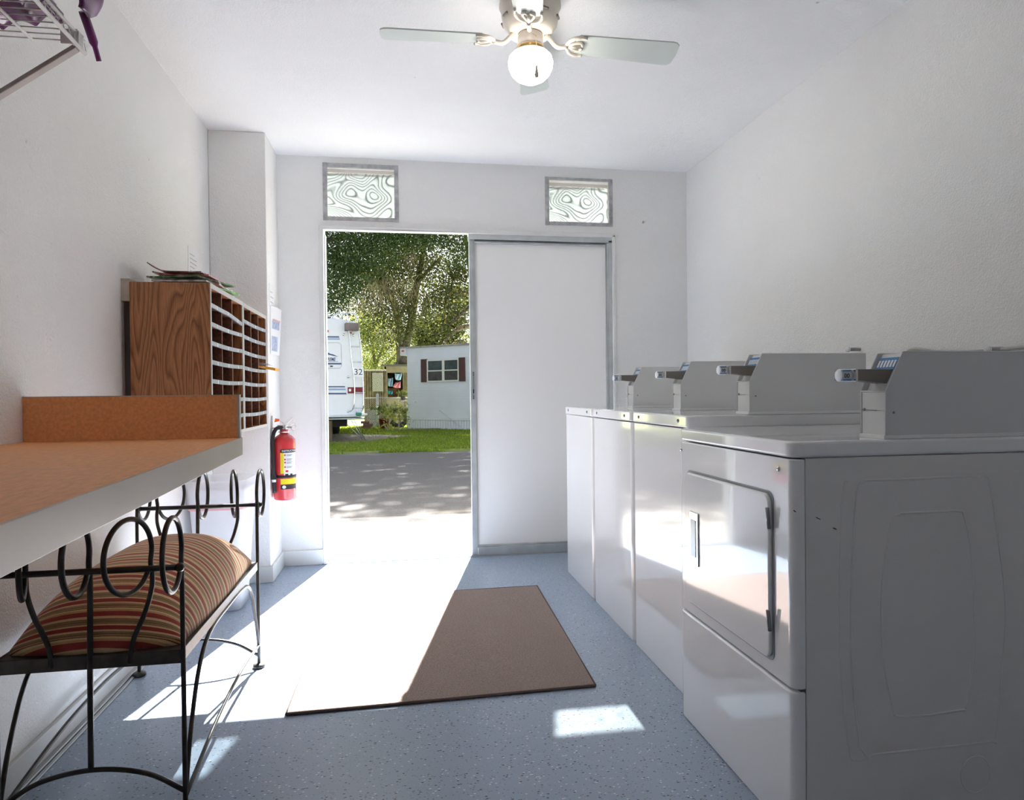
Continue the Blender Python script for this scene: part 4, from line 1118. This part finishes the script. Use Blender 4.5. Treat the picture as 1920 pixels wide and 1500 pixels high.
# shade canopy above is put in unseen; next the visible oak on the right
yC = 24
tree('oak with slanting bright edged branches at the right of the doorway', (at(880, 800, yC).x+1.0, yC, gz(yC)),
     [([(at(880, 800, yC).x+1.0, yC, gz(yC)), at(915, 690, yC), at(895, 600, yC), at(885, 500, yC), at(870, 400, yC)], .3, .12), ([at(915, 690, yC+3), at(866, 640, yC+3), at(845, 662, yC+3)][::-1], .14, .05),
      ([at(905, 620, yC+2), at(872, 612, yC+2), at(840, 632, yC+2), at(828, 660, yC+2)], .13, .05), ([at(900, 560, yC+2), at(868, 548, yC+2), at(850, 555, yC+2)], .12, .04), ([at(900, 560, yC), at(862, 590, yC), at(842, 610, yC)], .07, .03)],
     [(at(850, 540, yC), .9, .7), (at(868, 500, yC), .9, .7), (at(842, 590, yC), .6, .45), (at(868, 590, yC), .55, .4), (at(830, 625, yC), .45, .4), (at(872, 635, yC), .4, .25), (at(820, 560, yC), .55, .5), (at(850, 350, yC), 2.6, 1.6), ((4.5, yC, 9), 3.2, 1.8), ((1.2, yC-1, 11.2), 2.2, 1.1)],
     50000, .10, M['leaf_mid'], clump=.20)
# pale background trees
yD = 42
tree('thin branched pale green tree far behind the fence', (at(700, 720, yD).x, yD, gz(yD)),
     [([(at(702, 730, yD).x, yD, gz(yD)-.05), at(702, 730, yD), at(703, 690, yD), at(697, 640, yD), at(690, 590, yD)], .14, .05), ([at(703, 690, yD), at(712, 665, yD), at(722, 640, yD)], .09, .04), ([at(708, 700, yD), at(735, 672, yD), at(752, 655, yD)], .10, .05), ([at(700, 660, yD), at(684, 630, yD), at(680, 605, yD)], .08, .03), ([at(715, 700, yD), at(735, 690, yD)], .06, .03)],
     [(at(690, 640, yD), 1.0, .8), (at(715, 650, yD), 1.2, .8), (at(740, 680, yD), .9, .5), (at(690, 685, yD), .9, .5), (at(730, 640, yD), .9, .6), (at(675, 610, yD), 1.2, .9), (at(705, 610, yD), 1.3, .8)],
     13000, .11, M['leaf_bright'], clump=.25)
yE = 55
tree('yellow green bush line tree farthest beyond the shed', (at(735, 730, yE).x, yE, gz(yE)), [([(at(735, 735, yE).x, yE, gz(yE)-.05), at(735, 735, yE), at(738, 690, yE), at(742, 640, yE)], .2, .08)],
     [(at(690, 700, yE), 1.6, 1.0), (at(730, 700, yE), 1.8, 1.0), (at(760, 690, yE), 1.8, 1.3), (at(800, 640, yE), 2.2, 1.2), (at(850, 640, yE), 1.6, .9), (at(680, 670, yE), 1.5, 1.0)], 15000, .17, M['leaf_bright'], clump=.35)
yG = 34
tree('pair of leaning trunks with olive leaves behind the roof', (at(800, 800, yG).x, yG, gz(yG)),
     [([at(806, 800, yG), at(803, 680, yG), at(797, 620, yG), at(800, 560, yG)], .36, .2), ([at(806, 700, yG), at(820, 640, yG), at(835, 590, yG), at(845, 540, yG)], .26, .1)],
     [(at(815, 620, yG), 1.1, .8), (at(850, 655, yG), .8, .5), (at(795, 640, yG), .5, .6), (at(835, 610, yG), 1.0, .7), (at(870, 560, yG), .9, .7)], 22000, .13, M['leaf_mid'], clump=.22)

# grass tufts
def grass():
    n = 60000
    y = 12.5+rng.random(n)**1.3*14; x = -3.5+rng.random(n)*8*(y/20)
    z = np.where(y < 12.5, -.03, -.03-.0102*(y-12.5))
    keep = np.ones(n, bool)
    strip = [(p.x, p.y) for p in pp]
    def inside(px_, py_):
        c = False; j = len(strip)-1
        for i in range(len(strip)):
            xi, yi = strip[i]; xj, yj = strip[j]
            if (yi > py_) != (yj > py_) and px_ < (xj-xi)*(py_-yi)/(yj-yi)+xi: c = not c
            j = i
        return c
    ns = np.sin(x*3.1+1)*np.sin(y*2.3)+np.sin(x*7.3)*np.cos(y*5.1)*.5
    for i in range(n):
        if inside(x[i], y[i]): keep[i] = rng.random() < .03
        elif y[i] < 13.1 and ns[i] > .1: keep[i] = False
    x, y, z = x[keep], y[keep], z[keep]; n = len(x)
    h = .022+.035*rng.random(n); a = rng.random(n)*PI; w_ = .007+.007*rng.random(n); lx = rng.normal(size=n)*.02; ly = rng.normal(size=n)*.02
    ca, sa = np.cos(a)*w_, np.sin(a)*w_
    v = np.stack([np.stack([x-ca, y-sa, z], 1), np.stack([x+ca, y+sa, z], 1), np.stack([x+ca*.2+lx, y+sa*.2+ly, z+h], 1), np.stack([x-ca*.2+lx, y-sa*.2+ly, z+h], 1)], 1).reshape(-1, 3)
    return quads_obj('lawn_grass', v, M['grass'])
tag(grass(), 'short bright green grass across the road', 'grass', kind='stuff')

# ---------------------------------------------------------------- mobile home
pL, pR = at(765, 805, 22.9), at(880, 808, 21.2)
ang = math.atan2(pR.y-pL.y, pR.x-pL.x)
W = Wall((pL.x, pL.y, 0), ang)
zb_ = W(765, 804.7)[1]
hm = tag(empty('mobile_home', (pL.x, pL.y, 0), ang), 'white sided mobile home with brown shutters across the road', 'house')
M['siding'] = plain('white_siding', (.68, .70, .75), .5, var=.05, scale=1.5)
M['shutter'] = plain('brown_shutter', (.10, .045, .035), .6)
M['wframe'] = plain('aged_white_frame', (.68, .66, .60), .5)
M['home_glass'] = plain('teal_dark_window', (.03, .048, .052), .12, var=.5, scale=4)
M['home_glass2'] = plain('dim_window_screen', (.04, .036, .036), .25, var=.6, scale=5)
sw = 4.6; ztop = W(767, 653)[1]; zsk = W(767, 785)[1]; dpt = 9
prof = []; nC = 25; ch_ = (ztop-zsk)/nC
for k in range(nC):
    prof += [(-.006, zsk+k*ch_), (0, zsk+(k+1)*ch_-.002)]
prof += [(dpt, ztop), (dpt, zsk)]
MB().prism(prof, 0, sw, 'X').build('siding', M['siding'], hm)
poly = []; s = 0.0
while s < sw-.1: poly += [(s, 0), (s+.035, -.012), (s+.07, -.012), (s+.09, 0)]; s += .105
poly += [(sw, .02), (sw, .1), (0, .1)]
MB().prism(poly, zb_-.02, zsk-.01, 'Z').build('skirting', M['siding'], hm)
MB().box(-.01, sw, -.03, 0, zsk-.03, zsk+.07).build('belt_trim', M['siding'], hm, .004)
MB().box(-.26, sw, -.06, dpt, ztop, ztop+.05).build('roof_edge', plain('weathered_roof_edge', (.33, .31, .26), .8, var=.3, scale=8), hm)
e0, e1 = W(752, 667)
MB().box(e0, .0, -.05, .6, e1, ztop).build('eave_box', M['siding'], hm, .004)
a, b = W(755.5, 660), W(759.5, 656.5); MB().box(a[0], b[0], -.07, -.045, a[1], b[1]).build('marker_lamp', plain('orange_lens', (.5, .10, .04), .3), hm, .003)
for (x0, x1, y0, y1) in ((802, 832, 673.5, 716.7), (832.6, 861.3, 672, 715.5)):
    a, b = W(x0, y1), W(x1, y0); s0, z0, s1, z1 = a[0], a[1], b[0], b[1]; t = .045
    f = MB().box(s0, s0+t, -.045, .01, z0, z1).box(s1-t, s1, -.045, .01, z0, z1).box(s0+t, s1-t, -.045, .01, z0, z0+t).box(s0+t, s1-t, -.045, .01, z1-t, z1)
    zm = (z0+z1)/2; f.box(s0+t, s1-t, -.04, .01, zm-.018, zm+.018)
    wf = f.build('window', M['wframe'], hm)
    MB().box(s0+t, s1-t, -.022, -.018, zm+.018, z1-t).build('upper_pane', M['home_glass'], wf)
    MB().box(s0+t, s1-t, -.030, -.026, z0+t, zm-.018).build('lower_pane', M['home_glass2'], wf)
for (x0, x1, y0, y1) in ((791, 801.6, 673.3, 716.8), (861.8, 872.8, 670, 715)):
    a, b = W(x0, y1), W(x1, y0); s0, z0, s1, z1 = a[0], a[1], b[0], b[1]
    f = MB().box(s0, s1, -.03, -.012, z0, z1).box(s0, s0+.02, -.045, -.03, z0, z1).box(s1-.02, s1, -.045, -.03, z0, z1).box(s0, s1, -.045, -.03, z1-.02, z1).box(s0, s1, -.045, -.03, z0, z0+.02)
    z = z0+.03
    while z < z1-.03: f.prism([(-.042, z), (-.03, z+.022), (-.03, z)], s0+.02, s1-.02, 'X'); z += .03
    f.build('shutter', M['shutter'], hm)
a, b = W(824, 769), W(866, 800)
MB().tube([(a[0], -.02, a[1]), (b[0], -.06, b[1])], .006, 5).build('loose_wire', M['steel'], hm)

# ---------------------------------------------------------------- camper
YV = 16.2; pv = at(680, 782, YV); angv = math.radians(9)
V = Wall((pv.x, pv.y, 0), angv)
cv = tag(empty('camper', (pv.x, pv.y, 0), angv), 'white camper with blue stripes and rear ladder parked at left', 'camper')
M['rv'] = plain('white_gelcoat', (.74, .78, .82), .3, var=.02)
M['rv_grey'] = plain('camper_lower_grey', (.62, .68, .70), .4)
M['navy'] = plain('navy_stripe', (.03, .07, .20), .4); M['blue_s'] = plain('light_blue_stripe', (.22, .36, .55), .4)
edge = [V(*q) for q in ((679.5, 782), (681.5, 740), (681, 712), (679, 680), (674, 640), (670.5, 612), (666, 605), (655, 601.5), (640, 598))]
ol = [(s, z) for s, z in edge]; zt = ol[-1][1]+.02; zbv = ol[0][1]
body = ol+[(-2.3, zt), (-2.55, zt-.1), (-2.6, zbv)]
MB().prism(list(reversed(body)), 0, 8.0, 'Y').build('body', M['rv'], cv, .02)
def vb(x0, x1, y0, y1, t0=-.012, t1=0.0, mb=None):
    a, b = V(x0, y1), V(x1, y0); mb = mb or MB(); mb.box(a[0], b[0], t0, t1, a[1], b[1]); return mb
def vpoly(pts, t0=-.010, t1=0.0):
    return MB().prism([V(*p) for p in pts], t0, t1, 'Y')
vpoly([(560, 630), (635, 630.5), (636.5, 633), (560, 632.5)]).build('stripe', M['navy'], cv)
vpoly([(560, 634), (637, 634.5), (637, 637), (560, 636)]).build('stripe', M['blue_s'], cv)
vpoly([(560, 680.5), (640, 680.5), (640, 683.5), (560, 683)]).build('stripe', M['navy'], cv)
vpoly([(560, 724), (646.5, 724), (647.2, 726.4), (560, 726.4)]).build('stripe', M['navy'], cv)
vpoly([(560, 728.5), (647.6, 728.5), (648.3, 731.5), (560, 731.5)]).build('stripe', M['blue_s'], cv)
vpoly([(560, 736.5), (649, 736.5), (650, 739.5), (560, 739.5)]).build('stripe', M['navy'], cv)
hp_ = MB(); hpts = [V(*q) for q in ((560, 642), (635, 642.5), (639.5, 646), (640.5, 686), (637, 690.5), (560, 690.5))]
hp_.tube([(s, -.004, z) for s, z in hpts], .007, 5); hp_.build('hatch_outline', plain('hatch_seam', (.50, .54, .56), .5), cv)
vb(619, 624, 685.5, 688).build('small_plate', M['ink'], cv)
vpoly([(600, 658.5), (609, 660), (612, 659.6), (620, 663.5), (625, 664.5), (634, 669), (624, 667), (616, 665.2), (611, 662.6), (606, 664), (600, 665)]).build('mountain_emblem', M['navy'], cv)
vs, fs = text_mesh('SUPREME', .105, True, .35)
xr = max(v[0] for v in vs); p_ = V(630, 673.8); tm = MB(); tm.add([((x-xr)*.72+p_[0], -.012, p_[1]+y) for x, y, z in vs], fs); tm.build('lettering', M['navy'], cv, weld=False)
a = V(635, 678)
vb(608, 634, 677.3, 678.2).build('underline', M['blue_s'], cv)
vb(652, 664.5, 726, 737.5, -.03).build('tail_light', plain('dark_red_lens', (.20, .01, .015), .6), cv, .004)
vb(665.5, 679.5, 726, 737.5, -.03).build('tail_light', plain('dark_red_lens_b', (.20, .01, .015), .6), cv, .004)
vb(654, 658, 729, 734, -.033, -.029).build('reversing_lens', M['sticker_white'], cv)
vb(609, 616, 619, 623, -.03).build('marker_light', plain('red_lens', (.45, .05, .04), .3), cv, .004)
vb(655, 659.5, 623, 625.6, -.03).build('marker_light', plain('red_lens_b', (.35, .03, .03), .3), cv, .004)
vb(646, 671, 607.5, 621, -.25, .05).build('storage_box', plain('grey_brown_box', (.16, .135, .13), .6, var=.3, scale=5), cv, .01)
for q in ((644, 627.5), (662.5, 628.5), (652.6, 706.5), (652.3, 771.5), (669, 771)):
    s, z = V(*q); MB().lathe([(0, -.045), (.026, -.045), (.030, -.02), (.024, 0)], (s, 0, z), 12, axis='Y').build('ladder_socket', M['chrome'], cv)
vb(560, 683, 777, 783.5, -.16, .05).build('bumper', M['rv_grey'], cv, .01)
vb(560, 681, 783, 788, -.12, .6).build('underskirt', M['rv_grey'], cv, .01)
vb(668, 687, 774.5, 778.5, -.2, -.05).build('bumper_end_cap', M['rv'], cv, .01)
vb(665.5, 676.5, 773, 779, -.24, -.16).build('green_cap', plain('green_plastic', (.02, .25, .16), .4), cv, .02)
def tp(q, t): s, z = V(*q); return (s, t, z)
t_ = -.13
ld = empty('ladder', (0, 0, 0), 0, cv)
MB().tube(spline([tp(q, t) for q, t in (((624, 598), .25), ((626.5, 590), .2), ((634, 588), .1), ((660, 588.5), t_), ((666, 592), t_), ((669, 603), t_), ((673, 630), t_), ((676, 655), t_), ((679, 705), t_), ((680.5, 735), t_), ((680, 765), t_), ((678, 771), -.02))], 4), .015, 7).build('rail', M['chrome'], ld)
MB().tube(spline([tp(q, t) for q, t in (((641, 605), .25), ((642, 592), .2), ((646, 587.5), .1), ((650, 590), t_), ((651.5, 603), t_), ((654, 630), t_), ((658, 670), t_), ((662.5, 705), t_), ((664, 735), t_), ((661.5, 764), t_), ((656, 771.5), -.02))], 4), .015, 7).build('rail', M['chrome'], ld)
for (xa, xb2, y) in ((652, 673, 621.5), (654.5, 675.5, 650.5), (657, 677.5, 679), (663, 683, 736), (660, 681, 765)):
    MB().cyl(tp((xa, y), t_), tp((xb2, y+.5), t_), .012, 7).build('rung', M['chrome'], ld)
pieces(MB().tube([tp((560, 590), .1), tp((632, 592.5), .1), tp((641, 597), .1)], .012, 6).tube([tp((560, 594), .3), tp((632, 595), .3)], .010, 6), 'roof_rail', M['chrome'], cv)
a_, b_ = V(630, 604), V(674, 607)
MB().tube([tp((631, 600), .3), tp((668, 605), .3)], .06, 10).build('roof_vent_tube', M['rv'], cv)
sgn = tag(empty('number_sign', tp((0, 0), 0)), None); bpy.data.objects.remove(sgn)
sg = vpoly([(660.5, 689), (680, 690.5), (681, 708), (662.5, 706.5)], t_-.03, t_-.02).build('number_plate', M['sticker_white'], ld)
vs, fs = text_mesh('32', .20, False); p_ = V(670.5, 698.3); tm = MB(); tm.add([(x+p_[0], t_-.033, y+p_[1]) for x, y, z in vs], fs); tm.build('number_lettering', M['ink'], sg, weld=False)
for (q0, q1) in (((658, 788), (683, 828)), ((663, 788), (686, 827)), ((650, 795), (684, 828))):
    Pa = CAM; s, z = V(*q0); G = ground(*q1)
    lp = Matrix.Rotation(-angv, 4, 'Z')@(G-Vector((pv.x, pv.y, 0)))
    MB().tube([(s, -.1, z), tuple(lp)], .009, 6).build('stabiliser_rod', M['steel'], cv)
MB().tube([tp((600, 800), 1.2), tp((602, 800), 1.4)], .01, 4) if False else None
whl = MB().lathe([(0, -.11), (.16, -.11), (.28, -.11), (.34, -.07), (.34, .07), (.28, .11), (0, .11)], (-.35, 4.2, gz(20)+.34), 24, axis='X'); whl.build('wheel', M['black'], cv)
MB().lathe([(0, -.11), (.16, -.11), (.28, -.11), (.34, -.07), (.34, .07), (.28, .11), (0, .11)], (-2.2, 4.2, gz(20)+.34), 24, axis='X').build('wheel', M['black'], cv)
MB().box(-2.3, -.3, .6, 7.4, gz(18)+.35, zbv+.05).build('chassis', plain('chassis_black', (.02, .02, .02), .8), cv)
G = ground(613, 831); zt_ = V(613, 793)[1]
tag(MB().box(G.x-.15, G.x+.10, G.y, G.y+.25, gz(G.y)+.001, V(613, 788)[1]-.01).build('support_block', plain('brown_block', (.13, .095, .06), .9, var=.4, scale=8)), 'brown wooden support block under the camper', 'block')

# ---------------------------------------------------------------- fence, shed and clutter
M['plank'] = plain('weathered_plank', (.15, .115, .07), .9, var=.4, scale=6)
YF = 26.5
fn = tag(empty('board_fence', (at(703, 770, YF).x, YF, gz(YF))), 'weathered board fence left of the shed', 'fence')
ofn = tuple(fn.location)
for k in range(9):
    x0 = 683+k*4.6; a, b = at(x0, 770, YF), at(x0+4.5, 695+(k % 3)*.5, YF)
    loc(MB().box(a.x, b.x, YF-.01, YF+.02, gz(YF), b.z), ofn).build('board', M['plank'], fn)
a, b = at(683, 694, YF), at(724, 693, YF); loc(MB().box(a.x, b.x, YF-.04, YF+.04, a.z-.03, a.z+.03), ofn).build('top_rail', M['lightwood'], fn)
YS = 27.0
x0, x1 = at(721, 700, YS).x, at(775, 700, YS).x; zr_ = at(740, 687, YS).z
sh = tag(empty('shed', (x0, YS, gz(YS))), 'small tan shed with an open front full of clutter', 'shed')
osd = tuple(sh.location); zo1 = at(740, 699, YS).z; zo0 = at(740, 745, YS).z; xo0, xo1 = at(726.5, 700, YS).x, at(755, 700, YS).x
s_ = MB().box(x0, xo0, YS, YS+.06, gz(YS), zr_).box(xo0, xo1, YS, YS+.06, zo1, zr_).box(xo0, xo1, YS, YS+.06, gz(YS), zo0).box(xo1, x1, YS, YS+.06, gz(YS), zr_)
s_.box(x0, x0+.06, YS, YS+2.5, gz(YS), zr_).box(x1-.06, x1, YS, YS+2.5, gz(YS), zr_).box(x0, x1, YS+2.44, YS+2.5, gz(YS), zr_)
loc(s_, osd).build('walls', plain('tan_boards', (.30, .26, .17), .8, var=.15), sh)
loc(MB().box(xo1+.05, x1-.05, YS-.03, YS, gz(YS)+.1, zo1), osd).build('door', M['plank'], sh)
loc(MB().box(x0-.12, x1+.1, YS-.2, YS+2.7, zr_, zr_+.07), osd).build('roof', plain('dark_roof', (.12, .11, .09), .8), sh)
loc(MB().box(at(737, 680, YS).x, x1+.2, YS+.8, YS+2.7, zr_+.07, at(740, 677, YS).z), osd).build('upper_roof', plain('grey_roof', (.25, .24, .20), .8, var=.3), sh)
P = at(744, 686, YS+.4); Q = at(743, 628, YS+.4)
tag(MB().cyl((P.x, P.y, zr_+.06), Q, .016, 8).build('antenna_mast', M['iron_seat']), 'thin dark mast rising in front of the shed roof', 'mast')
def hang(name, q0, q1, q2, q3, Y, mat, label, cat='cloth', group='laundry in the shed opening'):
    P = [at(*q, Y) for q in (q0, q1, q2, q3)]; mb = MB(); n = 10; vs = []; fs = []; c0 = sum(P, Vector())/4
    for j in range(n+1):
        for i in range(n+1):
            u, v = i/n, j/n; p = (P[0]*(1-u)+P[1]*u)*(1-v)+(P[3]*(1-u)+P[2]*u)*v-c0; vs.append((p.x, p.y+.04*math.sin(u*11+v*3), p.z-.03*math.sin(PI*u)))
    m_ = n+1; n1 = len(vs); vs += [(x, y+.012, z) for x, y, z in vs]
    for j in range(n):
        for i in range(n): a = j*m_+i; fs.append((a, a+1, a+m_+1, a+m_)); fs.append((n1+a, n1+a+m_, n1+a+m_+1, n1+a+1))
    mb.add(vs, fs, 0, True); o = mb.build(name, mat, weld=False); o.location = c0; return tag(o, label, cat, group)
YH = 26.8
M['cloth_blue'] = plain('blue_cloth', (.24, .38, .58), .8, var=.2); M['cloth_lblue'] = plain('light_blue_cloth', (.36, .52, .68), .8, var=.2)
M['cloth_pink'] = plain('pink_cloth', (.62, .22, .30), .8, var=.2); M['cloth_teal'] = plain('teal_cloth', (.02, .25, .33), .7)
hang('hanging_cloth', (727, 709), (737, 708), (736, 724), (727.5, 723), YH, M['cloth_blue'], 'blue cloth hanging at the left of the shed opening')
hang('hanging_cloth', (740, 700), (754, 699.5), (751.5, 712), (741, 711), YH, M['cloth_lblue'], 'light blue cloth hanging at the top right of the shed opening')
hang('hanging_cloth', (742, 717), (751, 715), (751, 727), (736, 725), YH-.05, M['cloth_pink'], 'pink cloth hanging in the middle of the shed opening')
hang('tarp', (726.5, 731), (736, 732), (736, 738), (726.5, 738), YH-.05, M['cloth_teal'], 'teal sheet at the bottom left of the shed opening', 'sheet', None)
tag(MB().box(at(728, 700, YS+1).x, at(752, 700, YS+1).x, YS+.5, YS+1.3, gz(YS), at(740, 728, YS+1).z).build('clutter_crate', plain('rusty_wood', (.22, .09, .05), .8, var=.4)), 'reddish brown crate inside the shed', 'crate')
def mat_diamond():
    mt, nt, b = new_mat('black_white_diamond_weave'); t = N(nt, 'ShaderNodeTexCoord'); sp = N(nt, 'ShaderNodeSeparateXYZ'); nt.links.new(t.outputs['Generated'], sp.inputs[0])
    def tri(x, k): return math_n(nt, 'ABSOLUTE', math_n(nt, 'SUBTRACT', math_n(nt, 'FRACT', math_n(nt, 'MULTIPLY', x, k)), .5))
    s = math_n(nt, 'ADD', tri(sp.outputs[0], 2), tri(sp.outputs[2], 3.2)); f = math_n(nt, 'FRACT', math_n(nt, 'MULTIPLY', s, 4))
    nt.links.new(ramp(nt, f, [(0, (.02, .02, .02)), (.5, (.62, .60, .55))], 'CONSTANT'), b.inputs['Base Color']); b.inputs['Roughness'].default_value = .9; return mt
a, b = at(698.5, 734, YF-.06), at(718.5, 699, YF-.06)
tag(MB().box(a.x, b.x, YF-.08, YF-.06, a.z, b.z).build('patterned_rug', mat_diamond()), 'black and white diamond pattern rug hung on the board fence', 'rug')
# chain link fence
YK = 24.5; cf = tag(empty('chain_link_fence', at(707.5, 790, YK)), 'low chain link fence in front of the board fence', 'fence'); oc = tuple(cf.location)
xa, xb3 = at(684, 746, YK).x, at(765, 746, YK).x; zt2 = at(707, 746, YK).z; zg = gz(YK)
loc(MB().cyl((xa, YK, zt2), (xb3, YK, zt2), .018, 7), oc).build('top_rail', M['alu'], cf)
xp = at(707.7, 746, YK).x; loc(MB().cyl((xp, YK, zg), (xp, YK, zt2+.12), .04, 10).lathe([(0, .0), (.04, 0), (.03, .03), (0, .04)], (xp, YK, zt2+.12), 10), oc).build('post', M['alu'], cf)
mb = MB(); H_ = zt2-zg; x = xa-H_
while x < xb3:
    for sgn_ in (1, -1):
        p0 = Vector((x if sgn_ > 0 else x+H_, YK, zg)); p1 = Vector((x+H_ if sgn_ > 0 else x, YK, zt2))
        def clip(p, q):
            d = q-p; t0, t1 = 0, 1
            ta, tb_2 = sorted(((xa-p.x)/d.x, (xb3-p.x)/d.x)); t0, t1 = max(0, ta), min(1, tb_2)
            return (p+d*t0, p+d*t1) if t1 > t0 else None
        c_ = clip(p0, p1)
        if c_: mb.tube(c_, .0022, 3, caps=False)
    x += .075
loc(mb, oc).build('mesh', M['alu'], cf, weld=False)
# lattice panel, bricks
def mat_speck():
    return patch_mat('speckled_lattice', (.10, .09, .08), (.50, .48, .44), 22, .9, .5)
a, b = at(688, 795, 25), at(706, 767, 25)
tag(MB().box(a.x, b.x, 25, 25.06, gz(25), b.z).build('speckled_panel', mat_speck()), 'black and white speckled panel behind the chain link fence', 'panel')
rnd = random.Random(7)
for k in range(6):
    q = [(683, 785), (690, 786), (686, 778), (693, 777), (687, 771), (682, 766)][k]; P = at(q[0], q[1], 23.6)
    o = MB().box(-.10, .10, -.07, .07, -.045, .045).build('brick', plain('terracotta', (.22, .12, .09), .9, var=.3), None, .02)
    row = k//2; o.location = (P.x, 23.6, gz(23.6)+.045+row*.09); o.rotation_euler = (0, 0, rnd.uniform(-.3, .3))
    tag(o, 'terracotta brick in the small heap beside the camper bumper', 'brick', 'bricks heaped behind the camper')
# tyre, table, pots
P = at(747, 776, 24.0)
ty = tag(empty('old_tyre', (P.x, 24.0, gz(24)+.36)), 'old black tyre standing against the chain link fence', 'tyre')
MB().lathe([(.20, -.08), (.31, -.10), (.355, -.06), (.36, .0), (.355, .06), (.31, .10), (.20, .08), (.19, 0), (.20, -.08)], n=30, axis='Y').build('rubber', plain('dusty_rubber', (.05, .045, .04), .8, var=.3), ty)
a, b = at(745.5, 751.5, 23.7), at(765, 752, 23.7)
tt = tag(empty('plant_stand', (a.x, 23.7, gz(23.7))), 'pale wooden plant stand beside the mobile home corner', 'stand')
otb = tuple(tt.location)
loc(MB().box(a.x, b.x+.02, 23.55, 23.95, a.z-.02, a.z+.02), otb).build('top', M['lightwood'], tt)
for (x, y) in ((a.x+.03, 23.9), (b.x-.03, 23.58), (a.x+.03, 23.58), (b.x-.03, 23.9)): loc(MB().box(x-.02, x+.02, y-.02, y+.02, gz(23.7), a.z-.02), otb).build('leg', M['lightwood'], tt)
def potplant(name, P, r, h, mat, label, lmat, n, spread, lsize, cat='potted plant', cz=None, droop=.2):
    root = tag(empty(name, P), label, cat)
    MB().lathe([(0, 0), (r*.7, 0), (r, h*.9), (r*1.08, h*.9), (r*1.08, h), (r*.9, h), (r*.85, h*.85), (0, h*.85)], n=20).build('pot', mat, root)
    c = rng.normal(size=(n, 3))*np.array([spread, spread, spread*.5])*.55+np.array([0, 0, h+(cz or spread)])
    quads_obj('leaves', leaves(c, lsize, .5), lmat, root)
    st = MB()
    for k in range(5):
        q = c[k]; st.tube([(0, 0, h*.8), (q[0]*.4, q[1]*.4, h+(q[2]-h)*.6), tuple(q)], .008, 5)
    st.build('stems', plain('green_stem', (.12, .2, .04), .6), root); return root
P = at(721, 797, 23.2); potplant('red_pot_plant', (P.x, 23.2, gz(23.2)), .19, .36, plain('dark_red_glaze', (.22, .02, .025), .3), 'dark red pot with a broad leaved green plant by the fence post', M['leaf_bright'], 110, .30, .14, cz=.30)
P = at(757, 751, 23.75); potplant('small_pot_plant', (P.x-.03, 23.75, a.z+.021), .09, .13, plain('grey_pot', (.12, .12, .14), .6), 'small grey pot with bright leaves on the plant stand', M['leaf_bright'], 45, .2, .16, cz=.10)
def frang(P, stems, crowns, label):
    root = tag(empty('frangipani', P), label, 'shrub', 'young shrubs beside the mobile home'); P = Vector(P)
    mb = MB()
    for s_ in stems: mb.tube(spline([Vector(x)-P for x in s_], 4), [.03-.015*i/(len(s_)*4) for i in range((len(s_)-1)*4+1)], 7)
    mb.build('stems', plain('pale_stem', (.42, .36, .27), .8), root)
    c = np.concatenate([np.array(Vector(q)-P)+rng.normal(size=(n, 3))*r*.5 for q, r, n in crowns]); quads_obj('leaves', leaves(c, .10, .42, .8), M['leaf_yellow'], root)
Y3 = 21.8; G3 = lambda x: (at(x, 800, Y3).x, Y3, gz(Y3))
frang(G3(729), [[G3(729), at(730, 790, Y3), at(727, 778, Y3)], [at(730, 792, Y3), at(735, 782, Y3), at(737, 774, Y3)], [G3(727), at(719, 794, Y3)]], [(at(731, 774, Y3), .28, 130), (at(737, 781, Y3), .2, 50), (at(731, 797, Y3), .22, 50)], 'yellow leaved shrub nearer the fence post')
frang(G3(748), [[G3(748), at(748, 793, Y3), at(752, 787, Y3), at(760, 781, Y3)], [at(749, 792, Y3), at(747, 782, Y3), at(751, 770, Y3)]], [(at(752, 766, Y3), .26, 110), (at(754, 775, Y3), .2, 50), (at(744, 788, Y3), .22, 40), (at(760, 788, Y3), .2, 40)], 'yellow leaved shrub nearer the mobile home corner')
a, b = ground(738, 806), ground(768, 808)
tag(MB().box(a.x, b.x+1.2, a.y-.45, a.y-.33, gz(a.y)-.02, gz(a.y)+.05).build('bed_edging', M['gravel']), 'low concrete edging in front of the shrubs and home', 'edging')
